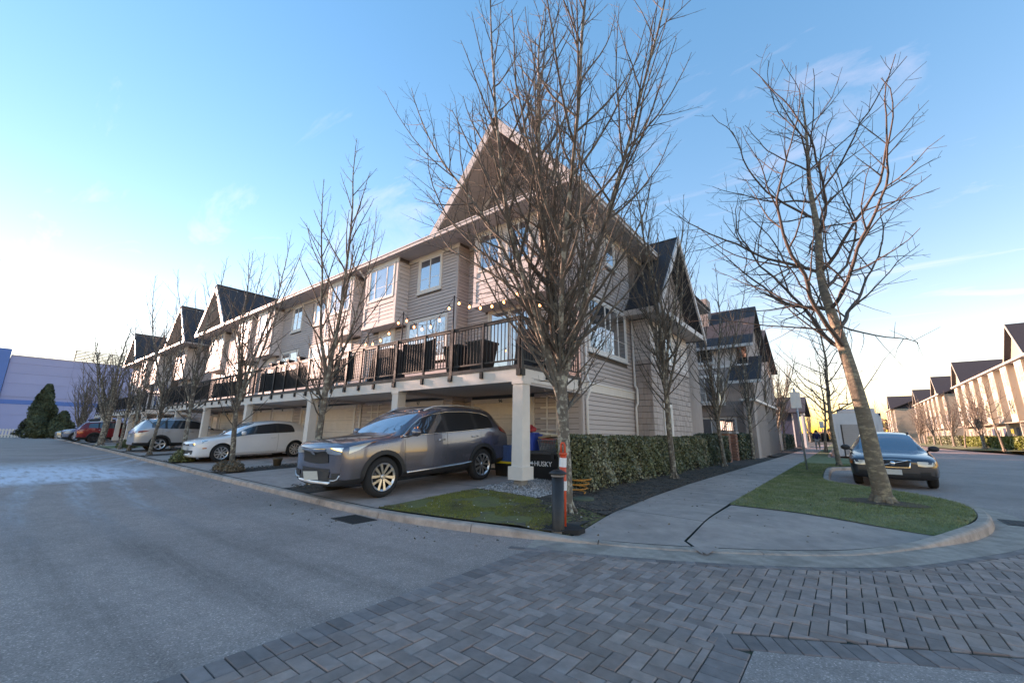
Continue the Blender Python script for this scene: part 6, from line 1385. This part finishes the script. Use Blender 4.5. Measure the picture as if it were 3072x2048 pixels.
# connecting wall of the first row's far side
# brick gate pillars with lanterns
M_brick = mat('red_brick', (.30, .13, .095), .85, var=.25, scale=12, tint=.25); M_cap = mat('pillar_cap', (.30,.28,.27), .9, var=.12)
M_lan = emis('lantern_panes', (.85, .78, .68), .25)
def pillar(x, y, lb):
    p = thing('brick_pillar', lb, 'pillar', (x, y, .12), 'brick pillars at the garden entrance'); part('core', MB().box(x-.24,x+.24,y-.24,y+.24,.12,1.42), mat('mortar', (.30,.27,.25), .9), p)
    for r in range(17):
        z = .13+.075*r
        for s_, ax in ((0,0),(1,0),(0,1),(1,1)):
            for k in range(2):
                o = (r % 2)*.12; a = -.25+o*.5+.25*k; 
                if ax == 0: mb = MB().box(x+a, x+a+.235, y-.262 if s_ == 0 else y+.238, y-.238 if s_ == 0 else y+.262, z, z+.063)
                else: mb = MB().box(x+.238 if s_ else x-.262, x+.262 if s_ else x-.238, y+a, y+a+.235, z, z+.063)
                if s_ == 0 and ax == 0 or s_ == 1 and ax == 1: part('brick', mb, M_brick, p, tint=rnd.random())
    part('cap', MB().box(x-.32,x+.32,y-.32,y+.32,1.42,1.52), M_cap, p)
    l = thing('lantern', 'black lantern on the '+lb.split(' at ')[0].split(',')[0], 'lantern', (x, y, 1.52), 'lanterns on the brick pillars')
    part('frame', MB().box(x-.15,x+.15,y-.15,y+.15,1.52,1.57), M_black, l); part('roof', MB().box(x-.18,x+.18,y-.18,y+.18,1.98,2.04), M_black, l); part('panes', MB().box(x-.12,x+.12,y-.12,y+.12,1.571,1.979), M_lan, l)
    for a in (-.13,.13):
        for b in (-.13,.13): part('corner_bar', MB().box(x+a-.018,x+a+.018,y+b-.018,y+b+.018,1.57,1.98), M_black, l)
    for a in (-.045,.045): part('glazing_bar', MB().box(x+a-.01,x+a+.01,y-.132,y-.121,1.57,1.98), M_black, l)
pillar(-4.45, 21.6, 'nearer brick pillar at the garden entrance, left'); pillar(-4.45, 23.3, 'farther brick pillar at the garden entrance, right')
bw = thing('brick_wall', 'low red brick wall with a pale coping behind the entrance pillars', 'wall', (-6, 23.4, .12)); part('coping', MB().box(-7.6,-4.7,23.3,23.6,1.25,1.33), M_cap, bw); part('masonry', MB().box(-7.5,-4.7,23.33,23.57,.1,1.25), M_brick, bw, tint=.5)
# third house with balcony, then the dark blue porch house
hd_ = simple_house('pale house with a balcony and white columns, third along the pavement', (-7, 45, .15)); part('wall', MB().box(-12,-5.2,40,51,0,8), M_side, hd_)
b_ = slab([(-12.4,39.5,7.9),(-4.7,39.5,7.9),(-4.7,45.5,11.4),(-12.4,45.5,11.4)], .16); part('roof', b_, M_roof, hd_); b_ = slab([(-4.7,51.5,7.9),(-12.4,51.5,7.9),(-12.4,45.5,11.4),(-4.7,45.5,11.4)], .16); part('roof', b_, M_roof, hd_); part('gable_wall', MB().add([(-5.2,40,7.9),(-5.2,51,7.9),(-5.2,45.5,11.2)], [(0,1,2)]), M_shin, hd_)
part('balcony', MB().box(-5.2,-4.2,39.6,43.2,2.75,2.98), M_trim, hd_); part('balcony_rail', MB().box(-4.26,-4.2,39.6,43.2,3.85,3.93), M_black, hd_); part('balcony_rail', MB().box(-5.2,-4.26,39.6,39.66,3.85,3.93), M_black, hd_)
for k in range(10): part('baluster', MB().box(-5.15+.1*k,-5.13+.1*k,39.62,39.64,2.98,3.85), M_black, hd_)
for y in (39.8, 43): part('column', MB().box(-4.42,-4.2,y-.11,y+.11,.1,2.75), M_trim, hd_)
window(hd_, front(40), -7.2, -5.9, 3.2, 4.8, (.5,), trim=.08, tm=M_white); window(hd_, front(40), -7.2, -5.9, 6.0, 7.3, (.5,), trim=.08, tm=M_white); window(hd_, front(40), -7.2, -5.7, .7, 2.2, (.5,), trim=.08, tm=M_white); part('shutter', front(40).box(MB(), -5.7, -5.35, .0, .05, 3.0, 4.9), M_black, hd_)
hb = simple_house('small dark blue house with a white porch, farthest along the pavement', (-6, 60, .2)); M_navy = mat('navy_siding', (.045,.06,.11), .7, var=.1, scale=3); part('wall', MB().box(-10,-4.3,56,64,0,4.2), M_navy, hb)
b_ = slab([(-10.4,55.2,4.0),(-3.0,55.2,4.0),(-3.0,60,6.0),(-10.4,60,6.0)], .15); part('roof', b_, M_roof, hb); b_ = slab([(-3.0,64.8,4.0),(-10.4,64.8,4.0),(-10.4,60,6.0),(-3.0,60,6.0)], .15); part('roof', b_, M_roof, hb)
for y in (55.6, 58.2): part('porch_post', MB().box(-3.45,-3.25,y-.1,y+.1,.1,4.0), M_white, hb)
part('porch_beam', MB().box(-3.5,-3.2,55.4,58.4,3.75,4.0), M_white, hb); part('trim_board', MB().box(-4.32,-4.2,55.97,56.1,.1,4.0), M_white, hb)
# sunlit townhouses across the street, fronts to the left
M_sun = mat('sunny_siding', (.40, .33, .25), .75, var=.08, scale=2); M_sunw = mat('sunny_bay', (.55, .49, .40), .7, var=.05, scale=2)
def street_row(label, y0, y1, X, z0, gys):
    r = thing('townhouse_row', label, 'building', (X+4, (y0+y1)/2, z0), 'sunlit townhouses across the street'); ze = z0+7.75
    part('wall', MB().box(X, X+9, y0, y1, z0-.4, ze), M_sun, r); part('gutter', MB().box(X-.75, X-.62, y0-.4, y1+.4, ze-.05, ze+.12), M_sunw, r); part('eave_soffit', MB().box(X-.65, X, y0-.3, y1+.3, ze, ze+.03), M_soff, r)
    n = max(2, round((y1-y0)/4.6)); pw = Plane((X, 0), (0, -1)); pb_ = Plane((X-.55, 0), (0, -1))
    for k in range(n):
        yc = y0+(k+.5)*(y1-y0)/n
        part('bay', MB().box(X-.55, X-.001, yc-.2, yc+1.7, z0+2.5, ze-.001), M_sunw, r); part('bay_side_board', MB().box(X-.56, X-.45, yc-.26, yc-.2, z0+2.5, ze-.1), M_sun, r)
        part('porch', MB().box(X-.9, X-.7, yc-2.0, yc-1.86, z0, z0+2.5), M_sunw, r); part('porch_roof', MB().box(X-1.0, X-.001, yc-2.1, yc+2.0, z0+2.42, z0+2.5), M_sun, r)
        for a, b in ((3.2, 4.6), (5.75, 7.2)): window(r, pb_, -(yc+1.45), -(yc+.05), z0+a, z0+b, (.5,), trim=.06, tm=M_sunw, sill=False); window(r, pw, -(yc-.6), -(yc-1.7), z0+a, z0+b, (.5,), trim=.06, tm=M_sunw, sill=False)
        window(r, pw, -(yc+1.3), -(yc+.2), z0+.5, z0+2.0, (.5,), trim=.06, tm=M_sunw); part('downspout', MB().box(X-.06,X-.001,yc-2.28,yc-2.2,z0,ze), M_sunw, r)
        part('entry', MB().box(X-.02, X+.0, yc-1.5, yc-.6, z0+.1, z0+2.1), M_navy, r)
    for g in gys:
        h = 2.8; a = slab([(X-.7, g-h, ze+.05), (X+9, g-h, ze+.05), (X+9, g, ze+3.2), (X-.7, g, ze+3.2)], .16); part('gable_roof', a, M_roof, r); a = slab([(X+9, g+h, ze+.05), (X-.7, g+h, ze+.05), (X-.7, g, ze+3.2), (X+9, g, ze+3.2)], .16); part('gable_roof', a, M_roof, r)
        part('gable_wall', MB().add([(X-.3, g-h+.2, ze), (X-.3, g+h-.2, ze), (X-.3, g, ze+2.95)], [(2,1,0)]), M_sun, r)
        for e in (g-h, g+h): part('rake_board', MB().hexa([(X-.74,e,ze-.15),(X-.68,e,ze-.15),(X-.68,g,ze+3.0),(X-.74,g,ze+3.0),(X-.74,e,ze+.07),(X-.68,e,ze+.07),(X-.68,g,ze+3.22),(X-.74,g,ze+3.22)]), M_sunw, r)
    b_ = slab([(X-.7, y1+.4, ze+.02), (X-.7, y0-.4, ze+.02), (X+5, y0-.4, ze+2.6), (X+5, y1+.4, ze+2.6)], .15); part('roof', b_, M_roof, r)
    # end wall towards us with its lap boards
    for k in range(0, 30): part('siding_course', MB().hexa([(X,y0-.03,z0+.26*k),(X+9,y0-.03,z0+.26*k),(X+9,y0,z0+.26*k),(X,y0,z0+.26*k),(X,y0-.008,z0+.26*k+.26),(X+9,y0-.008,z0+.26*k+.26),(X+9,y0,z0+.26*k+.26),(X,y0,z0+.26*k+.26)]), M_sun, r)
XR_ = 13.2
street_row('sunlit cream townhouses across the street, nearest row with a tall dark roof', 52, 82, XR_, .40, (55.0, 79.0))
street_row('sunlit cream townhouses across the street, middle row', 93, 124, XR_, .45, (96.5, 120.5))
street_row('sunlit townhouses at the far bend of the street', 134, 150, XR_-3, .45, (137,))
wf = thing('rail_fence', 'white three-rail fence beside the sunlit hedge', 'fence', (13.5, 50, .4))
for k in range(4): part('post', MB().box(12.4+1.5*k-.06,12.4+1.5*k+.06,51.0-1.3*k-.06,51.0-1.3*k+.06,.3,1.45), M_white, wf)
for k in range(3):
    z = .6+.3*k; part('rail', MB().hexa([(12.4,51.0,z),(16.9,47.1,z),(16.93,47.14,z),(12.43,51.04,z),(12.4,51.0,z+.13),(16.9,47.1,z+.13),(16.93,47.14,z+.13),(12.43,51.04,z+.13)]), M_white, wf)
# blue-grey warehouse at the end of the lane
wh = thing('warehouse', 'large pale blue-grey panelled warehouse with blue bands at the lane end', 'building', (-112, 20, 0)); M_pan = mat('blue_grey_panel', (.30,.345,.56), .6, .0, var=.05, scale=.3, tint=.03); M_bl = mat('blue_panel', (.03,.17,.48), .5, var=.05, scale=.5)
part('core', MB().box(-150,-110.1,1.1,70,-.04,13.3), M_pan, wh); zp = [-.04,1.6,3.4,5.2,6.45,8.7,10.4,12.1,13.35]
for a, b in zip(zp, zp[1:]):
    for k in range(9):
        if abs(a-5.2) < .01: m = M_bl; 
        else: m = M_pan
        part('wall_panel', MB().box(-110.1,-110,1.1+7.6*k+.01,1.1+7.6*(k+1)-.01,a+.015,(b if m is M_pan else 5.95)-.015), m, wh, tint=rnd.random())
part('blue_tower', MB().box(-150,-109.6,-6,1.05,-.04,14.4), M_bl, wh); part('added_shade_hall', MB().box(-150,-112,-62,-6,-.04,19), M_pan, wh); part('parapet', MB().box(-110.2,-109.9,1.1,70,13.35,13.5), M_gut, wh)  # the tall hall is added out of view to keep low sun off the lane
sc_ = thing('roof_screen', 'brown slatted equipment screen on the warehouse roof', 'screen', (-112, 13, 13.4))
for k in range(8): part('slat', MB().box(-112,-111.9,8.6,19,13.6+.28*k,13.75+.28*k), M_shb, sc_)
for k in range(5): part('post', MB().box(-112.1,-112.0,8.7+2.5*k,8.8+2.5*k,13.3,15.8), M_shb, sc_)
pk_ = thing('picket_fence', 'short cream picket fence at the end of the lane', 'fence', (-82, 1.6, 0))
for k in range(12): part('picket', MB().box(-84+.0*k-.02,-84+.02,.2+.27*k,.36+.27*k,.05,1.15), M_trim, pk_)
for z in (.3, .9): part('rail', MB().box(-84.05,-84.02,.15,3.4,z,z+.1), M_trim, pk_)
part('post', MB().box(-84.1,-83.94,.02,.18,0,1.35), M_trim, pk_)
# street things: container, truck box, signs, person, bins
M_cont = mat('container_white', (.74,.73,.74), .45, .0, var=.06, scale=3); ct = thing('shipping_container', 'white corrugated container with a grey roll-up door parked on the street', 'container', (.75, 36.8, zs(36)+.12))
cx0, cx1, cy0, cy1, z0, z1 = -.55, 1.92, 33.8, 39.9, zs(36)+.14, 2.78
part('shell', MB().box(cx0+.03,cx1-.03,cy0+.05,cy1,z0,z1-.05), M_cont, ct)
for x in (cx0, cx1-.1):
    for y in (cy0, cy1-.1): part('corner_post', MB().box(x,x+.1,y,y+.1,z0-.12,z1), M_cont, ct)
part('top_rail', MB().box(cx0,cx1,cy0,cy0+.08,z1-.16,z1+.02), M_cont, ct); part('header', MB().box(cx0+.1,cx1-.1,cy0+.01,cy0+.06,2.12,2.62), M_cont, ct)
for k in range(14): part('rib', MB().box(cx0-.001,cx0+.03,cy0+.25+.42*k,cy0+.45+.42*k,z0+.1,z1-.16), M_cont, ct)
for a in (cx0+.12, cx0+.32, cx0+1.62, cx0+1.84, cx0+2.06, cx0+2.26): part('rib', MB().box(a,a+.12,cy0+.0,cy0+.05,z0+.08,2.1 if a < 1 else 2.62), M_cont, ct)
dg_ = MB()
for k in range(16): part('door_slat', MB().box(cx0+.52,cx0+1.58,cy0+.005+.01*(k % 2),cy0+.049,z0+.12+.118*k,z0+.235+.118*k), mat('roller_grey', (.40,.40,.42), .4, .3, var=.05), ct)
part('door_frame', MB().box(cx0+.46,cx0+.52,cy0-.02,cy0+.05,z0,2.1), M_alloyd, ct)
tb = thing('truck_box', 'pale pink-white truck box with an orange rack standing beyond the container', 'truck', (1.0, 44, .1)); part('box', MB().box(-.2,2.1,42.5,48,.9,3.55), mat('truck_box_paint', (.72,.64,.62), .5, var=.05), tb); M_rack = mat('orange_rack', (.60,.16,.05), .5, var=.1)
part('rack', MB().tube([(1.1,42.6,3.55),(1.1,42.6,4.35),(1.55,42.6,4.35),(1.55,42.6,3.55)], .03, 6), M_rack, tb); part('rack', MB().tube([(.0,42.6,3.6),(.0,42.6,3.95),(.6,42.6,3.95)], .05, 6), M_rack, tb)
for y in (43.4, 47): part('wheel', MB().lathe([(.45,-.1),(.45,.1)], (0,y,.5+zs(44)), 16, 'x'), M_tyre, tb)
sg = thing('street_sign', 'grey pole with a small white parking sign on the verge', 'sign', (-1.2, 18.9, .13)); M_galv = mat('galvanised_steel', (.45,.46,.48), .45, .6, var=.1)
part('pole', MB().tube([(-1.2,18.9,.1),(-1.28,18.9,3.1)], .032, 10), M_galv, sg, True); part('sign_plate', MB().box(-1.42,-1.10,18.84,18.86,2.35,2.95), M_white, sg); part('bracket', MB().box(-1.30,-1.20,18.86,18.88,2.6,2.66), M_galv, sg)
sg2 = thing('street_sign', 'distant grey sign pole beside the walking person', 'sign', (-1.55, 50, .2)); part('pole', MB().tube([(-1.55,50,.1),(-1.55,50,2.9)], .035, 8), M_galv, sg2); part('sign_plate', MB().box(-1.72,-1.38,49.95,49.98,2.2,2.8), M_white, sg2)
bn = thing('litter_bin', 'dark litter bin on a post beside the verge tree', 'bin', (-1.25, 43.6, .18)); part('post', MB().box(-1.32,-1.18,43.5,43.64,.15,1.0), M_black, bn); part('drum', MB().lathe([(.2,1.0),(.26,1.1),(.26,1.6),(.2,1.68)], (-1.25,43.6,0), 14), M_black, bn, True)
# a person walking away on the pavement
def person(loc, label):
    o = thing('person', label, 'person', loc); x, y, z = loc
    def skin_body(nm, verts, edges, radii, m, root_i=0):
        me = bpy.data.meshes.new(nm); me.from_pydata(verts, edges, []); t = bpy.data.objects.new('tmp', me); COL.objects.link(t); t.modifiers.new('s', 'SKIN'); sv = me.skin_vertices[0].data
        for i, r in enumerate(radii): sv[i].radius = (r, r)
        sv[root_i].use_root = True; u = t.modifiers.new('u', 'SUBSURF'); u.levels = 2; u.render_levels = 2
        ev = bpy.data.meshes.new_from_object(t.evaluated_get(bpy.context.evaluated_depsgraph_get())); mb = MB(); mb.v = [(v.co.x+x, v.co.y+y, v.co.z+z) for v in ev.vertices]; mb.f = [tuple(p.vertices) for p in ev.polygons]; bpy.data.objects.remove(t); return part(nm, mb, m, o, True)
    V = [(0,0,.93),(0,.01,1.15),(0,.0,1.38),(0,-.01,1.48),(0,-.01,1.56),(0,-.02,1.66),(-.10,0,.88),(-.11,-.16,.50),(-.11,-.05,.09),(-.11,-.20,.04),(.10,0,.88),(.11,.14,.50),(.11,.34,.12),(.11,.26,.05),(-.19,0,1.40),(-.25,.06,1.14),(-.24,-.06,.92),(-.24,-.09,.84),(.19,0,1.40),(.25,-.06,1.14),(.24,-.16,.95),(.24,-.20,.88)]
    E = [(0,1),(1,2),(2,3),(3,4),(4,5),(0,6),(6,7),(7,8),(8,9),(0,10),(10,11),(11,12),(12,13),(2,14),(14,15),(15,16),(16,17),(2,18),(18,19),(19,20),(20,21)]
    rad = [.15,.15,.16,.07,.055,.095,.10,.07,.045,.04,.10,.07,.045,.04,.075,.055,.042,.035,.075,.055,.042,.035]
    skin_body('body', V, E, rad, mat('person_skin', (.45,.30,.23), .7, var=.05))
    jk = skin_body('jacket', [(0,0,.86),(0,.01,1.15),(0,0,1.40),(-.19,0,1.41),(-.25,.06,1.14),(-.24,-.05,.95),(.19,0,1.41),(.25,-.06,1.14),(.24,-.15,.97)], [(0,1),(1,2),(2,3),(3,4),(4,5),(2,6),(6,7),(7,8)], [.18,.175,.175,.09,.07,.055,.09,.07,.055], mat('navy_jacket', (.04,.035,.10), .8, var=.15, scale=8))
    skin_body('trousers', [(0,0,.92),(-.10,0,.86),(-.11,-.16,.50),(-.11,-.05,.11),(.10,0,.86),(.11,.14,.50),(.11,.33,.14)], [(0,1),(1,2),(2,3),(0,4),(4,5),(5,6)], [.165,.115,.085,.06,.115,.085,.06], mat('pale_trousers', (.50,.47,.44), .8, var=.1, scale=8))
    hr = MB().lathe([(.02,1.545),(.085,1.57),(.112,1.64),(.108,1.70),(.07,1.765),(.01,1.785)], (0,.015,0), 14); hr.v = [(a+x, b+y, c+z) for a, b, c in hr.v]; part('hair', hr, mat('dark_hair', (.03,.02,.017), .6, var=.2), o, True)
person((-1.95, 47, .2), 'person in a navy jacket and pale trousers walking on the pavement')
# distant hill of trees closing the view
rng = np.random.default_rng(12); nL = 26000; P = np.stack([rng.uniform(-90, 130, nL), rng.uniform(165, 200, nL), rng.random(nL)**1.1*8.5], 1); P[:, 2] *= .65+.35*np.sin(P[:, 0]*.13)*np.sin(P[:, 0]*.051+2); N = rng.normal(size=(nL, 3)); N /= np.linalg.norm(N, axis=1, keepdims=True)
tag(np_mesh_object('distant_wood', leaf_quads(P, N, .55, rng, .5, 2.2), mat('wood_haze', (.22,.15,.09), .95, var=.4, scale=.15, tint=.5), None, 'stuff', rng.random(nL)), 'brown leafless wood far beyond the end of the street', 'wood')
